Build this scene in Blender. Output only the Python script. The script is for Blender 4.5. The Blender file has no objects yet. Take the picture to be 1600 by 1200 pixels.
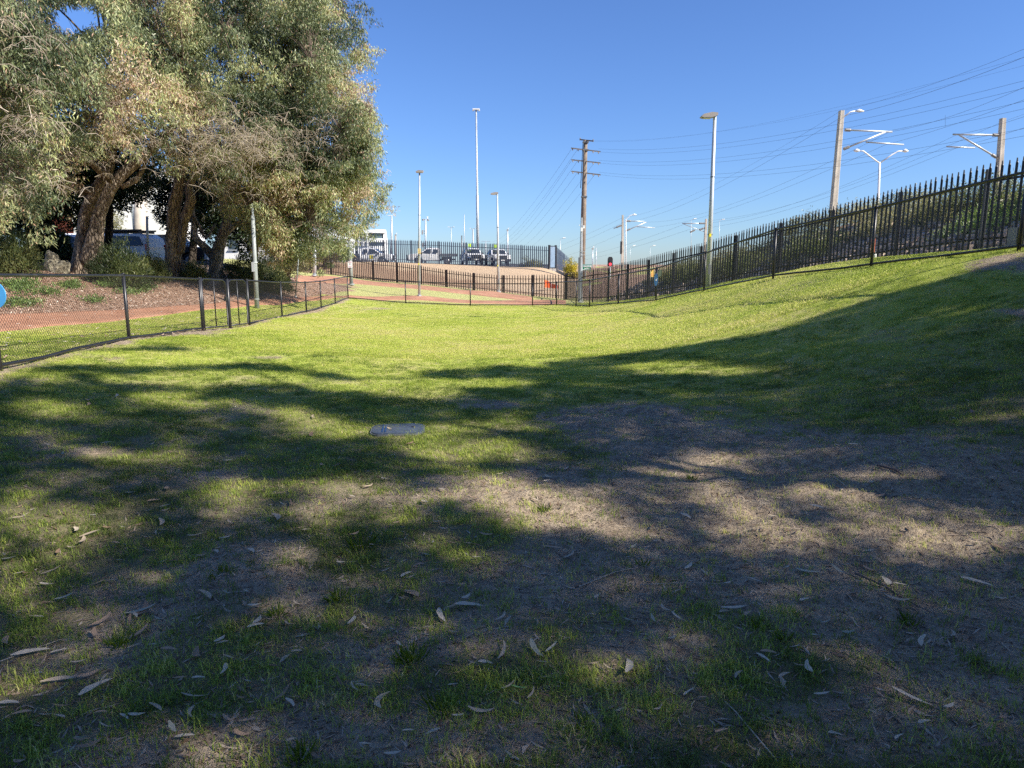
import bpy, math, random
import numpy as np
from mathutils import Vector
random.seed(7)
RNG = np.random.default_rng(11)

# ------------------------------------------------------------------ camera, sky, sun, exposure
SC = bpy.context.scene
COL = SC.collection
F = 1080.0 / 1600.0            # focal length in picture widths
PITCH = math.atan(185 / 1080.0)
EYE = 1.6
cam_d = bpy.data.cameras.new('camera')
cam_d.sensor_width = 36.0
cam_d.lens = 36.0 * F
cam_d.clip_start = 0.05
cam_d.clip_end = 3000
cam = bpy.data.objects.new('camera', cam_d)
COL.objects.link(cam)
cam.location = (0, 0, EYE)
cam.rotation_euler = (math.pi / 2 - PITCH, 0, 0)
SC.camera = cam

SUN_AZ = math.radians(115)      # clockwise from the view direction (+Y)
SUN_EL = math.radians(38)
world = bpy.data.worlds.new('World')
SC.world = world
world.use_nodes = True
wn = world.node_tree
wn.nodes.clear()
sky = wn.nodes.new('ShaderNodeTexSky')
sky.sky_type = 'NISHITA'
sky.sun_disc = False
sky.sun_elevation = SUN_EL
sky.sun_rotation = SUN_AZ
sky.altitude = 20
sky.air_density = 1.1
sky.dust_density = 0.2
sky.ozone_density = 3.0
bg = wn.nodes.new('ShaderNodeBackground')
bg.inputs['Strength'].default_value = 0.0765
wo = wn.nodes.new('ShaderNodeOutputWorld')
tintn = wn.nodes.new('ShaderNodeMixRGB'); tintn.blend_type = 'MULTIPLY'; tintn.inputs['Fac'].default_value = 1
tintn.inputs['Color2'].default_value = (.55, .74, 1.12, 1)      # the camera's cool white balance for the clear sky
wn.links.new(sky.outputs[0], tintn.inputs['Color1']); wn.links.new(tintn.outputs[0], bg.inputs['Color'])
wn.links.new(bg.outputs[0], wo.inputs['Surface'])
sun_d = bpy.data.lights.new('sun', 'SUN')
sun_d.energy = 5.0
sun_d.angle = math.radians(0.53)
sun_d.color = (1.0, 0.93, 0.82)
sun = bpy.data.objects.new('sun', sun_d)
COL.objects.link(sun)
SUN_DIR = Vector((math.sin(SUN_AZ) * math.cos(SUN_EL), math.cos(SUN_AZ) * math.cos(SUN_EL), math.sin(SUN_EL)))
sun.rotation_euler = SUN_DIR.to_track_quat('Z', 'Y').to_euler()
sun.location = (30, -10, 40)
SC.view_settings.view_transform = 'Standard'
SC.view_settings.look = 'None'
SC.view_settings.exposure = 1.0
SC.view_settings.gamma = 1.0
SC.view_settings.use_curve_mapping = False
SC.cycles.max_bounces = 6
SC.cycles.transparent_max_bounces = 4
SC.cycles.use_denoising = False

# ------------------------------------------------------------------ surveying helpers
CP, SP = math.cos(PITCH), math.sin(PITCH)
def at(px, py, Y):
    """point of the world seen at photo pixel (px,py) that lies Y metres ahead"""
    u = (px - 800) / 1080.0; v = (600 - py) / 1080.0
    dy = CP + v * SP; dz = -SP + v * CP
    t = Y / dy
    return Vector((u * t, Y, EYE + dz * t))
def proj(x, y, z):
    z = z - EYE
    d = y * CP - z * SP
    up = y * SP + z * CP
    d = np.where(d < 1e-3, 1e-3, d)
    return 800 + 1080 * x / d, 600 - 1080 * up / d
def in_frame(x, y, z, m=0):
    d = y * CP - (z - EYE) * SP
    px, py = proj(x, y, z)
    return (d > 0.05) & (px > -m) & (px < 1600 + m) & (py > -m) & (py < 1200 + m)

# ------------------------------------------------------------------ fences surveyed along their feet: (px, py, distance)
L_FENCE = [(0, 578, 8.76), (202, 531, 13.0), (317, 516, 16.4)]
GATE_A = [(319, 516, 16.5), (357, 513, 17.7)]
GATE_B = [(360, 512.5, 17.8), (388, 508.5, 18.7)]
L_FENCE2 = [(390, 508, 18.8), (441, 496, 24), (479, 488.4, 27.8), (502, 482, 31), (524, 475, 33.8), (544, 466.5, 38)]
B_FENCE = [(544, 466.5, 38), (634, 474, 38.6), (735, 478, 38), (832, 478, 38), (869.5, 477, 36.5), (900, 478.8, 34), (921, 479.6, 31.6)]
R_FENCE = [(921, 479.6, 31.6), (966, 475, 29), (1024.7, 470.6, 25.6), (1100, 454.7, 22.3), (1208, 434, 17.75), (1361, 416.6, 14.7), (1592, 390, 11.2)]
PAL_R = [(884, 468.5, 47.9, 1.8), (905, 472, 42, 1.8), (926, 472, 37.4, 1.8), (950, 472, 35.5, 1.8), (979, 469, 33.5, 1.8), (1011, 466, 31.4, 1.8), (1050, 460, 29.3, 1.8),
         (1093, 453.8, 27.5, 1.8), (1147, 441, 26.0, 1.8), (1215, 430, 23.5, 1.8), (1295, 420, 21, 1.8), (1398, 406, 18.3, 1.8), (1531, 392, 15.3, 1.8)]
PAL_B = [(884, 468.5, 47.9, 1.78), (833, 463, 50, 1.53), (787, 457.5, 52, 1.30), (741, 453.4, 54, 1.32), (698, 449, 55, 1.38), (658, 444.5, 56, 1.50),
         (621, 442, 57, 1.66), (584, 438.8, 57.5, 1.66), (550, 434, 58, 1.79), (518, 429.4, 58.5, 1.93), (486, 427, 59, 1.97), (455, 425, 59.5, 1.97), (425, 424, 60, 1.97)]
PAL_U = [(470, 409, 66.5, 2.1), (514, 409, 66.3, 2.1), (558, 409.3, 66, 2.1), (600, 409.5, 66, 2.1), (643, 411, 66, 2.12), (686, 412.5, 66, 2.12), (729, 414.5, 66, 2.12), (772, 416, 66, 2.12), (815, 418, 66, 2.1), (858, 420, 66, 2.1)]
# path edges: (px, far py, far Y, near py, near Y)
PATH_L = [(0, 490, 17.0, 520, 13.5), (100, 487, 19, 509, 15.8), (200, 484, 20.7, 500, 18.5), (270, 479.5, 22.8, 491, 20.6), (330, 475, 25.2, 482.5, 23.2), (400, 470, 28.8, 476.5, 26.8),
          (470, 465, 34, 471, 31.8), (545, 461.5, 40.5, 466, 39.2), (610, 463.5, 42.3, 469.5, 40.5), (700, 467, 43, 472.5, 41.2), (780, 470, 43.6, 475, 41.4), (840, 468.5, 45.2, 477, 40.6), (884, 470.5, 45.8, 477.2, 39.5)]
PATH_U = [(462, 430, 52, 443, 40), (520, 432, 55.5, 443, 47), (560, 437.5, 56.8, 444, 50), (600, 442, 56.2, 447.5, 50.5), (655, 446, 55.2, 452, 50), (700, 451, 53.8, 457, 49.2), (741, 455.2, 52.8, 461.5, 48.6),
          (787, 459.2, 50.9, 466.3, 47.2), (820, 463, 49.6, 470, 46.1), (833, 464.8, 48.8, 471.8, 45.7)]

# ------------------------------------------------------------------ terrain height from surveyed points
CT = []
for row in (L_FENCE, GATE_B, L_FENCE2, B_FENCE, R_FENCE):
    for p in row: CT.append(tuple(at(*p)))
for row in (PAL_R, PAL_B, PAL_U):
    for p in row: CT.append(tuple(at(*p[:3])))
for r in (PATH_L, PATH_U):
    for (px, fy, fY, ny, nY) in r:
        CT.append(tuple(at(px, fy, fY))); CT.append(tuple(at(px, ny, nY)))
CT += [(-5.7, 5, .3), (-5, 1.5, .3), (-4.6, -3, .3), (-10, 5, .35), (-14, 3, 1.0), (-20, 3, 2.0), (-14, 10, 1.1), (-20, 12, 2.2), (-30, 20, 2.2),
       (-3, 2, 0), (0, 2, 0), (0, 0, 0), (0, -4, 0), (3, 2, .08), (5, 2, .45), (8, 2, 1.4), (9.5, 0, 1.8), (11, 2, 1.95), (3, -4, .15), (9, -6, 1.8), (-3, -4, .1),
       (-3, 5, 0.02), (0, 5, 0), (2.5, 5, .08), (4.5, 5, .4), (6.3, 5, .95), (8, 5, 1.6), (11, 5, 1.95),
       (-4, 9, .05), (0, 9, -.02), (3, 9, .16), (5, 9, .66), (6.7, 9, 1.3), (8.1, 9, 1.75), (10.5, 9, 1.95), (10.6, 5, 1.95),
       (-4, 14, -.03), (0, 14, -.12), (3, 14, .12), (5, 14, .70), (6.5, 14, 1.27), (5, 18, .56), (3, 18, .0), (10.6, 12.5, 1.95),
       (-4, 22, -.15), (0, 22, -.3), (3, 22, -.08), (5, 22, .42), (-4, 30, -.38), (0, 30, -.48), (2, 29, -.42), (-4, 36, -.5)]
for p in [(130, 427, 25.5), (60, 430, 23), (0, 434, 21), (272, 433, 29), (335, 434, 32.5), (400, 440, 36), (445, 437, 40), (440, 430, 48), (200, 430, 27),
          (60, 412, 35), (150, 412, 35), (250, 412, 35), (350, 412, 40), (0, 412, 34), (60, 411, 60), (250, 411, 60), (380, 406, 55),
          (690, 430, 60), (780, 432, 58.5), (850, 436, 58), (600, 424, 61), (540, 418, 62), (900, 441, 66), (930, 436, 75),
          (600, 412, 71), (700, 414, 71), (800, 417, 71), (600, 412.5, 110), (800, 413, 110), (900, 414, 110), (100, 411, 120), (655, 462, 42.5), (778, 456, 51.3)]:
    CT.append(tuple(at(*p)))
# railway embankment to the right: foot line and top line
_pr = [at(*p[:3]) for p in PAL_R]
PALR_W = _pr + [Vector((10.45, 12.5, 1.95)), Vector((10.5, 9.7, 1.95)), Vector((10.6, 6.9, 1.95)), Vector((10.7, 4.0, 1.95)), Vector((10.8, 1.0, 1.93))]
WALL = []      # (foot xy, outward normal, foot z, top z)
for i, p in enumerate(PALR_W[1:]):
    a = PALR_W[1:][max(i - 1, 0)]; b = PALR_W[1:][min(i + 1, len(PALR_W) - 2)]
    t = Vector((b.x - a.x, b.y - a.y, 0)).normalized()
    n = Vector((-t.y, t.x, 0))
    if n.x < 0: n = -n
    foot = Vector((p.x, p.y, 0)) + n * 1.7
    ztop = float(np.interp(p.y, [1, 12, 18, 24, 30, 34, 38, 42], [4.4, 4.25, 4.0, 3.55, 2.8, 2.0, 1.15, .7]))
    WALL.append((foot, n, p.z + .02, ztop))
for (f, n, z0, z1) in WALL:
    CT.append((f.x, f.y, z0))
    q = f + n * (.45 + (z1 - z0) * 1.85); CT.append((q.x, q.y, z1 + .02))
    q = f + n * 7; CT.append((q.x, q.y, z1 + .15))
    q = f + n * 18; CT.append((q.x, q.y, z1 + .2))
CT += [(14, 52, 1.3), (22, 60, 1.5), (30, 45, 3.0), (40, 30, 3.8), (45, 0, 3.8), (14, 80, 1.0), (7.5, 50, .3), (7, 58, .5), (9, 68, .7), (12, 95, 1.0)]
for a in range(0, 360, 15):
    CT.append((170 * math.cos(math.radians(a)), 170 * math.sin(math.radians(a)), 1.7))
CT = np.array(CT)
_C = 1.7
def _phi(d2): return np.sqrt(d2 + _C * _C)
_n = len(CT)
_A = np.zeros((_n + 3, _n + 3))
_d2 = ((CT[:, None, :2] - CT[None, :, :2]) ** 2).sum(-1)
_A[:_n, :_n] = _phi(_d2) - np.eye(_n) * 0.08
_A[:_n, _n] = 1; _A[:_n, _n + 1:] = CT[:, :2]
_A[_n, :_n] = 1; _A[_n + 1:, :_n] = CT[:, :2].T
_w = np.linalg.solve(_A, np.concatenate([CT[:, 2], np.zeros(3)]))
def H(x, y):
    x = np.asarray(x, float); y = np.asarray(y, float)
    sh = x.shape
    x = x.ravel(); y = y.ravel()
    r = np.hypot(x, y); k = np.where(r > 165, 165 / np.maximum(r, 1e-6), 1.0)
    xc, yc = x * k, y * k
    out = np.empty(len(x))
    for s in range(0, len(x), 20000):
        a = xc[s:s + 20000, None]; b = yc[s:s + 20000, None]
        d2 = (a - CT[None, :, 0]) ** 2 + (b - CT[None, :, 1]) ** 2
        out[s:s + 20000] = _phi(d2) @ _w[:_n] + _w[_n] + _w[_n + 1] * a[:, 0] + _w[_n + 2] * b[:, 0]
    return out.reshape(sh)
def hz(x, y): return float(H(np.array([x]), np.array([y]))[0])
# value noise on numpy arrays
_PERM = RNG.random((256, 256))
def vnoise(x, y, s, ox=0.0):
    x = np.asarray(x) / s + 37.3 + ox; y = np.asarray(y) / s + 91.7 - ox
    xi = np.floor(x).astype(int); yi = np.floor(y).astype(int)
    fx = x - xi; fy = y - yi
    fx = fx * fx * (3 - 2 * fx); fy = fy * fy * (3 - 2 * fy)
    g = lambda i, j: _PERM[i & 255, j & 255]
    return (g(xi, yi) * (1 - fx) + g(xi + 1, yi) * fx) * (1 - fy) + (g(xi, yi + 1) * (1 - fx) + g(xi + 1, yi + 1) * fx) * fy
def ground_px(px, py):
    """march the ray of a photo pixel to the terrain (vectorised)"""
    px = np.atleast_1d(np.asarray(px, float)); py = np.atleast_1d(np.asarray(py, float))
    u = (px - 800) / 1080; v = (600 - py) / 1080
    dx, dy, dz = u, CP + v * SP, -SP + v * CP
    t = np.full(len(px), 1.8)
    for k in range(60):
        z = EYE + dz * t; g = H(dx * t, dy * t)
        gap = z - g
        t = t + np.clip(gap / (np.abs(dz) + .12), -3, 3) * .8
        t = np.clip(t, 1.0, 160)
    return dx * t, dy * t, H(dx * t, dy * t)

# ------------------------------------------------------------------ mesh helpers
def add_obj(name, me, mat=None, parent=None, smooth=False):
    if mat is not None:
        for m in (mat if isinstance(mat, (list, tuple)) else [mat]): me.materials.append(m)
    if smooth: me.polygons.foreach_set('use_smooth', np.ones(len(me.polygons), bool))
    o = bpy.data.objects.new(name, me); COL.objects.link(o)
    if parent is not None: o.parent = parent
    return o
def tag(o, label=None, cat=None, group=None, kind=None):
    if label: o['label'] = label
    if cat: o['category'] = cat
    if group: o['group'] = group
    if kind: o['kind'] = kind
    return o
def thing(name, label, cat, loc=(0, 0, 0), rz=0, group=None):
    o = bpy.data.objects.new(name, None); COL.objects.link(o)
    o.location = loc; o.rotation_euler = (0, 0, rz); o.empty_display_size = .2
    return tag(o, label, cat, group)
class MB:
    def __init__(s): s.v = []; s.f = []; s.m = []
    def add(s, vs, fs, mi=0):
        k = len(s.v); s.v += [tuple(v) for v in vs]; s.f += [tuple(i + k for i in f) for f in fs]; s.m += [mi] * len(fs); return s
    def box(s, c, size, rz=0, mi=0, taper=1.0, rx=0, ry=0):
        from mathutils import Euler
        R = Euler((rx, ry, rz)).to_matrix(); c = Vector(c); vs = []
        for z in (-.5, .5):
            k = taper if z > 0 else 1
            for x, y in ((-.5, -.5), (.5, -.5), (.5, .5), (-.5, .5)):
                vs.append(c + R @ Vector((x * size[0] * k, y * size[1] * k, z * size[2])))
        return s.add(vs, [(3, 2, 1, 0), (4, 5, 6, 7), (0, 1, 5, 4), (1, 2, 6, 5), (2, 3, 7, 6), (3, 0, 4, 7)], mi)
    def tube(s, pts, r, n=6, cap=True, mi=0, rn=None):
        pts = [Vector(p) for p in pts]
        if not isinstance(r, (list, tuple)): r = [r] * len(pts)
        vs = []; up = None
        for i, p in enumerate(pts):
            t = (pts[min(i + 1, len(pts) - 1)] - pts[max(i - 1, 0)])
            if t.length < 1e-9: t = Vector((0, 0, 1))
            t.normalize()
            if up is None: up = Vector((1, 0, 0)) if abs(t.x) < .8 else Vector((0, 1, 0))
            a = (up - t * up.dot(t)); a.normalize(); b = t.cross(a); up = a
            for k in range(n):
                th = 2 * math.pi * k / n
                rr = r[i] * (rn(i, k) if rn else 1)
                vs.append(p + (a * math.cos(th) + b * math.sin(th)) * rr)
        fs = []
        for i in range(len(pts) - 1):
            for k in range(n):
                k2 = (k + 1) % n
                fs.append((i * n + k, i * n + k2, (i + 1) * n + k2, (i + 1) * n + k))
        if cap: fs += [tuple(range(n - 1, -1, -1)), tuple((len(pts) - 1) * n + k for k in range(n))]
        return s.add(vs, fs, mi)
    def prism(s, poly, a, b, axis='y', mi=0, k=1.0):
        """extrude a 2-D polygon: axis y -> poly in (x,z), from y=a to y=b"""
        n = len(poly); vs = []
        for t in (a, b):
            for (p, q) in poly:
                vs.append({'y': (p, t, q), 'x': (t, p, q), 'z': (p, q, t)}[axis])
        fs = [tuple(range(n)), tuple(range(2 * n - 1, n - 1, -1))] + [(i, (i + 1) % n + 0, (i + 1) % n + n, i + n)[::-1] for i in range(n)]
        return s.add(vs, fs, mi)
    def mesh(s, name, origin=None):
        me = bpy.data.meshes.new(name)
        vs = s.v
        if origin is not None: vs = [(a - origin[0], b - origin[1], c - origin[2]) for a, b, c in vs]
        me.from_pydata(vs, [], s.f)
        if any(s.m): me.polygons.foreach_set('material_index', s.m)
        me.update(); return me
    def build(s, name, mat, parent=None, smooth=False, origin=None):
        if origin is None and parent is not None and getattr(s, 'world', False): origin = parent.location
        return add_obj(name, s.mesh(name, origin), mat, parent, smooth)
def np_mesh(name, verts, faces, attrs=None, smooth=False):
    """verts (N,3), faces (M,k) arrays -> mesh, built fast"""
    me = bpy.data.meshes.new(name)
    verts = np.ascontiguousarray(verts, np.float32); faces = np.ascontiguousarray(faces, np.int32)
    M, k = faces.shape
    me.vertices.add(len(verts)); me.vertices.foreach_set('co', verts.ravel())
    me.loops.add(M * k); me.loops.foreach_set('vertex_index', faces.ravel())
    me.polygons.add(M); me.polygons.foreach_set('loop_start', np.arange(0, M * k, k, dtype=np.int32))
    if smooth: me.polygons.foreach_set('use_smooth', np.ones(M, bool))
    for an, arr in (attrs or {}).items():
        a = me.attributes.new(an, 'FLOAT', 'POINT'); a.data.foreach_set('value', np.ascontiguousarray(arr, np.float32))
    me.update(calc_edges=True); me.validate()
    return me

# ------------------------------------------------------------------ materials
class N:
    """small node-tree writer"""
    def __init__(s, name):
        s.m = bpy.data.materials.new(name); s.m.use_nodes = True; s.t = s.m.node_tree; s.t.nodes.clear()
        s.out = s.t.nodes.new('ShaderNodeOutputMaterial'); s.b = s.t.nodes.new('ShaderNodeBsdfPrincipled')
        s.t.links.new(s.b.outputs[0], s.out.inputs[0])
    def n(s, typ, ins=None, **kw):
        nd = s.t.nodes.new(typ)
        for k, v in kw.items(): setattr(nd, k, v)
        for k, v in (ins or {}).items(): s.set(nd.inputs[k], v)
        return nd
    def set(s, sock, v):
        if isinstance(v, bpy.types.NodeSocket): s.t.links.new(v, sock)
        elif isinstance(v, bpy.types.Node): s.t.links.new(v.outputs[0], sock)
        else:
            if isinstance(v, tuple) and len(v) == 3 and sock.type == 'RGBA': v = v + (1,)
            sock.default_value = v
    def noise(s, scale, detail=4, rough=.6, vec=None, dist=0):
        return s.n('ShaderNodeTexNoise', {'Scale': scale, 'Detail': float(detail), 'Roughness': rough, 'Distortion': float(dist), **({'Vector': vec} if vec is not None else {})}).outputs[0]
    def pos(s, sc=(1, 1, 1), obj=False):
        g = s.n('ShaderNodeTexCoord').outputs['Object'] if obj else s.n('ShaderNodeNewGeometry').outputs['Position']
        if sc == (1, 1, 1): return g
        return s.n('ShaderNodeMapping', {'Vector': g, 'Scale': sc}).outputs[0]
    def math(s, op, a, b=0.0, c=None, clamp=False):
        nd = s.n('ShaderNodeMath', {0: a, 1: b}, operation=op, use_clamp=clamp)
        if c is not None: s.set(nd.inputs[2], c)
        return nd.outputs[0]
    def ramp(s, fac, stops):
        nd = s.n('ShaderNodeValToRGB', {'Fac': fac}); cr = nd.color_ramp
        while len(cr.elements) > 1: cr.elements.remove(cr.elements[-1])
        cr.elements[0].position = stops[0][0]; cr.elements[0].color = tuple(stops[0][1]) + (1,)
        for p, c in stops[1:]:
            e = cr.elements.new(p); e.color = tuple(c) + (1,)
        return nd.outputs[0]
    def mix(s, f, a, b):
        nd = s.n('ShaderNodeMix', data_type='RGBA')
        s.set(nd.inputs[0], f); s.set(nd.inputs[6], a); s.set(nd.inputs[7], b)
        return nd.outputs[2]
    def sstep(s, v, a, b):
        nd = s.n('ShaderNodeMapRange', {'Value': v, 'From Min': a, 'From Max': b}, interpolation_type='SMOOTHSTEP'); return nd.outputs[0]
    def bump(s, h, strength=.5, dist=.02):
        nd = s.n('ShaderNodeBump', {'Height': h, 'Strength': strength, 'Distance': dist}); s.set(s.b.inputs['Normal'], nd.outputs[0])
    def attr(s, name): return s.n('ShaderNodeAttribute', attribute_name=name).outputs['Fac']
    def col(s, c): s.set(s.b.inputs['Base Color'], c)
    def rough(s, r): s.set(s.b.inputs['Roughness'], r)
    def spec(s, r): s.b.inputs['Specular IOR Level'].default_value = r
    def metal(s, r): s.b.inputs['Metallic'].default_value = r
def simple(name, c, rough=.6, metal=0, var=.15, scale=8, bump=0, spec=.5, dirt=None):
    k = N(name); p = k.pos()
    nz = k.noise(scale, 5, .6, p)
    lo = tuple(x * (1 - var) for x in c); hi = tuple(min(1, x * (1 + var)) for x in c)
    cc = k.ramp(nz, [(.3, lo), (.7, hi)])
    if dirt:
        d = k.sstep(k.noise(scale * .37, 6, .7, k.pos((1, 1, .35))), .52, .7)
        cc = k.mix(k.math('MULTIPLY', d, .6), cc, dirt)
    k.col(cc); k.rough(rough); k.metal(metal); k.spec(spec)
    if bump: k.bump(k.noise(scale * 6, 4, .6, p), bump, .01)
    return k.m
M = {}
M['black'] = simple('black_powder_coat', (.012, .013, .017), .38, 0, .3, 6, .1, dirt=(.06, .055, .05))
M['bluefence'] = simple('faded_blue_black_paint', (.035, .05, .085), .4, 0, .2, 5)
M['blackw'] = simple('black_vinyl_wire', (.01, .01, .011), .4, 0, .2, 6)
M['pal_grey'] = simple('weathered_black_paint', (.065, .068, .085), .42, 0, .3, 5, .1, dirt=(.1, .09, .08))
M['brownpal'] = simple('dark_brown_powder_coat', (.030, .019, .016), .45, 0, .3, 5, .1, dirt=(.1, .07, .05))
M['galv'] = simple('galvanised_steel', (.50, .53, .55), .42, .35, .14, 3, .05, dirt=(.3, .31, .3))
M['galv_green'] = simple('weathered_pole_paint', (.27, .295, .295), .55, .1, .2, 2, .1, dirt=(.25, .28, .25))
M['concrete'] = simple('mast_concrete', (.50, .45, .38), .8, 0, .22, 2.2, .25, dirt=(.3, .27, .22))
M['timber'] = simple('weathered_timber', (.20, .155, .12), .85, 0, .3, 3, .4, dirt=(.1, .08, .06))
M['whitep'] = simple('white_car_paint', (.80, .80, .80), .22, 0, .03, 2, 0, .6)
M['glass'] = simple('dark_car_glass', (.02, .025, .03), .06, 0, .1, 2, 0, .8)
M['tyre'] = simple('tyre_rubber', (.018, .018, .018), .8, 0, .3, 10, .2)
M['blackpl'] = simple('black_plastic', (.02, .02, .022), .5, 0, .2, 6)
M['rim'] = simple('alloy_rim', (.35, .35, .37), .3, .8, .1, 5)
M['red'] = simple('red_lens', (.55, .015, .012), .25, 0, .1, 8)
M['orange'] = simple('orange_plastic', (.85, .13, .03), .5, 0, .15, 8, .1)
M['lime'] = simple('fluorescent_lime_flag', (.55, .85, .03), .6, 0, .08, 5)
M['yellow'] = simple('yellow_sticker', (.8, .68, .03), .5, 0, .05, 5)
M['whitew'] = simple('white_render', (.78, .77, .74), .75, 0, .06, .6, .1, dirt=(.6, .58, .54))
M['winglass'] = simple('window_glass', (.06, .085, .10), .08, 0, .3, .7, 0, .8)
M['brick_r'] = simple('orange_red_render', (.48, .13, .06), .8, 0, .2, 2, .2)
M['signblue'] = simple('blue_sign_face', (.07, .33, .66), .4, 0, .05, 5)
M['signblued'] = simple('dark_blue_sign_face', (.03, .10, .22), .4, 0, .1, 9)
M['signdark'] = simple('dark_navy_print', (.01, .04, .12), .5, 0, .05, 5)
M['signwhite'] = simple('white_sign_face', (.78, .78, .77), .4, 0, .04, 5)
M['signgreen'] = simple('green_sign_face', (.015, .17, .10), .4, 0, .05, 5)
M['signyel'] = simple('amber_sign_face', (.52, .33, .08), .5, 0, .1, 20)
M['pink'] = simple('pink_print', (.6, .3, .42), .5, 0, .05, 5)
M['wire'] = simple('overhead_conductor', (.02, .022, .028), .5, 0, .1, 2)
M['insul'] = simple('insulator_ceramic', (.25, .24, .23), .4, 0, .2, 10)
M['white_lamp'] = simple('white_lamp_housing', (.75, .75, .74), .4, 0, .05, 5)
M['grey_lamp'] = simple('grey_lamp_housing', (.30, .27, .25), .5, 0, .1, 5)
M['steelgrey'] = simple('flat_grey_steel', (.16, .17, .18), .45, .4, .15, 5, dirt=(.1, .09, .08))
M['concslab'] = simple('pale_concrete_pad', (.42, .40, .37), .85, 0, .12, 3, .2)
M['lid'] = simple('blue_grey_cast_lid', (.055, .07, .095), .5, .1, .35, 9, .3, dirt=(.09, .075, .055))

def bark_mat(name, a, b, c):
    k = N(name); p = k.pos((1, 1, .28))
    v = k.n('ShaderNodeTexVoronoi', {'Vector': k.n('ShaderNodeMixRGB', {'Fac': .12, 'Color1': p, 'Color2': k.n('ShaderNodeTexNoise', {'Vector': p, 'Scale': 5.0}).outputs['Color']}).outputs[0], 'Scale': 11.0}, feature='DISTANCE_TO_EDGE').outputs[0]
    nz = k.noise(7, 6, .7, p)
    big = k.noise(1.6, 4, .6, k.pos())
    cc = k.ramp(nz, [(.25, a), (.5, b), (.75, c)])
    cc = k.mix(k.sstep(big, .45, .65), cc, k.mix(.5, cc, tuple(c)))
    cc = k.mix(k.sstep(v, .0, .09), tuple(x * .35 for x in a), cc)
    k.col(cc); k.rough(.9); k.spec(.15)
    h = k.math('ADD', k.sstep(v, 0, .25), k.math('MULTIPLY', nz, .8))
    k.bump(h, 1.0, .035); return k.m
M['bark'] = bark_mat('rough_brown_bark', (.10, .078, .058), (.23, .18, .135), (.44, .36, .28))
M['bark_dark'] = bark_mat('dark_bark', (.03, .024, .02), (.07, .055, .045), (.12, .1, .08))
M['twig'] = simple('pale_dead_twig', (.38, .32, .25), .85, 0, .4, 3)
M['twigdk'] = simple('brown_twig', (.13, .09, .07), .85, 0, .4, 3)
def leaf_mat(name, stops, trans=.35, rough=.42, spec=.45):
    k = N(name); t = k.attr('tint')
    cc = k.ramp(t, stops)
    k.col(cc); k.rough(rough); k.spec(spec)
    tr = k.n('ShaderNodeBsdfTranslucent', {'Color': k.n('ShaderNodeHueSaturation', {'Color': cc, 'Saturation': 1.15, 'Value': 1.25}).outputs[0]})
    mx = k.n('ShaderNodeMixShader', {0: trans, 1: k.b.outputs[0], 2: tr.outputs[0]})
    k.t.links.new(mx.outputs[0], k.out.inputs[0]); return k.m
M['gum'] = leaf_mat('gum_leaf', [(0, (.05, .075, .04)), (.22, (.12, .155, .07)), (.42, (.22, .255, .13)), (.60, (.36, .395, .20)), (.78, (.52, .55, .24)), (.87, (.46, .35, .21)), (.93, (.38, .21, .14)), (1, (.55, .45, .33))], .3)
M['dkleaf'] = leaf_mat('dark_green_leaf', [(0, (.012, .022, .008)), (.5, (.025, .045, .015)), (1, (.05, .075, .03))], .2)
M['bush'] = leaf_mat('shrub_leaf', [(0, (.018, .033, .012)), (.5, (.055, .08, .028)), (.85, (.15, .18, .06)), (1, (.26, .27, .11))], .35)
M['olive'] = leaf_mat('olive_leaf', [(0, (.08, .08, .035)), (.5, (.22, .22, .09)), (1, (.42, .39, .20))], .4)
M['wattle'] = leaf_mat('yellow_blossom', [(0, (.16, .15, .02)), (.5, (.42, .36, .04)), (1, (.65, .54, .07))], .3)
M['weed'] = leaf_mat('ground_cover_leaf', [(0, (.06, .10, .03)), (.5, (.14, .22, .06)), (1, (.3, .38, .12))], .35)
M['grass'] = leaf_mat('grass_blade', [(0, (.055, .09, .012)), (.35, (.10, .16, .018)), (.65, (.17, .225, .032)), (.85, (.27, .27, .06)), (1, (.40, .32, .16))], .45, .5, .3)
M['deadleaf'] = leaf_mat('dry_gum_leaf', [(0, (.12, .075, .045)), (.3, (.22, .145, .09)), (.6, (.34, .25, .17)), (.85, (.46, .38, .28)), (1, (.34, .33, .26))], .12, .5, .35)

M['bankleaf'] = leaf_mat('dry_bank_leaf', [(0, (.26, .15, .10)), (.3, (.46, .30, .22)), (.6, (.62, .47, .37)), (.85, (.72, .62, .52)), (1, (.55, .50, .42))], .15, .5, .3)

# ------------------------------------------------------------------ where the sun gets through the trees (photo pixels: cx, cy, rx, ry)
LIT = [(75,641,50,10),(154,655,25,8),(206,660,30,8),(247,619,40,8),(86,705,50,18),(124,746,40,12),(232,705,60,18),(26,802,40,30),(157,814,30,14),
       (375,765,60,15),(487,802,45,18),(319,836,40,14),(405,895,55,28),(450,930,40,16),(120,866,45,13),(19,937,42,38),(131,967,60,22),(337,634,45,7),
       (405,656,60,10),(469,664,50,12),(581,705,60,18),(600,602,100,8),(637,612,60,6),(770,597,40,6),(737,667,55,9),(587,685,85,18),(687,710,62,15),
       (575,730,42,12),(762,700,60,12),(762,785,90,36),(850,800,60,28),(675,835,50,15),(625,800,50,15),(1086,728,62,22),(1112,795,80,22),(1206,842,60,14),
       (1290,808,95,28),(1375,825,105,28),(1262,765,75,16),(1337,868,60,10),(1487,845,70,18),(1018,812,60,24),(960,770,60,20),(1500,487,65,9),(1592,490,30,9),
       (1070,578,85,9),(385,1190,70,22),(20,1060,50,28),(600,1025,30,14),(940,800,60,20),(300,790,60,16),(520,760,60,14),(660,770,50,14),(700,860,40,16),(230,560,140,9),(330,590,120,9),(120,590,60,8)]
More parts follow.
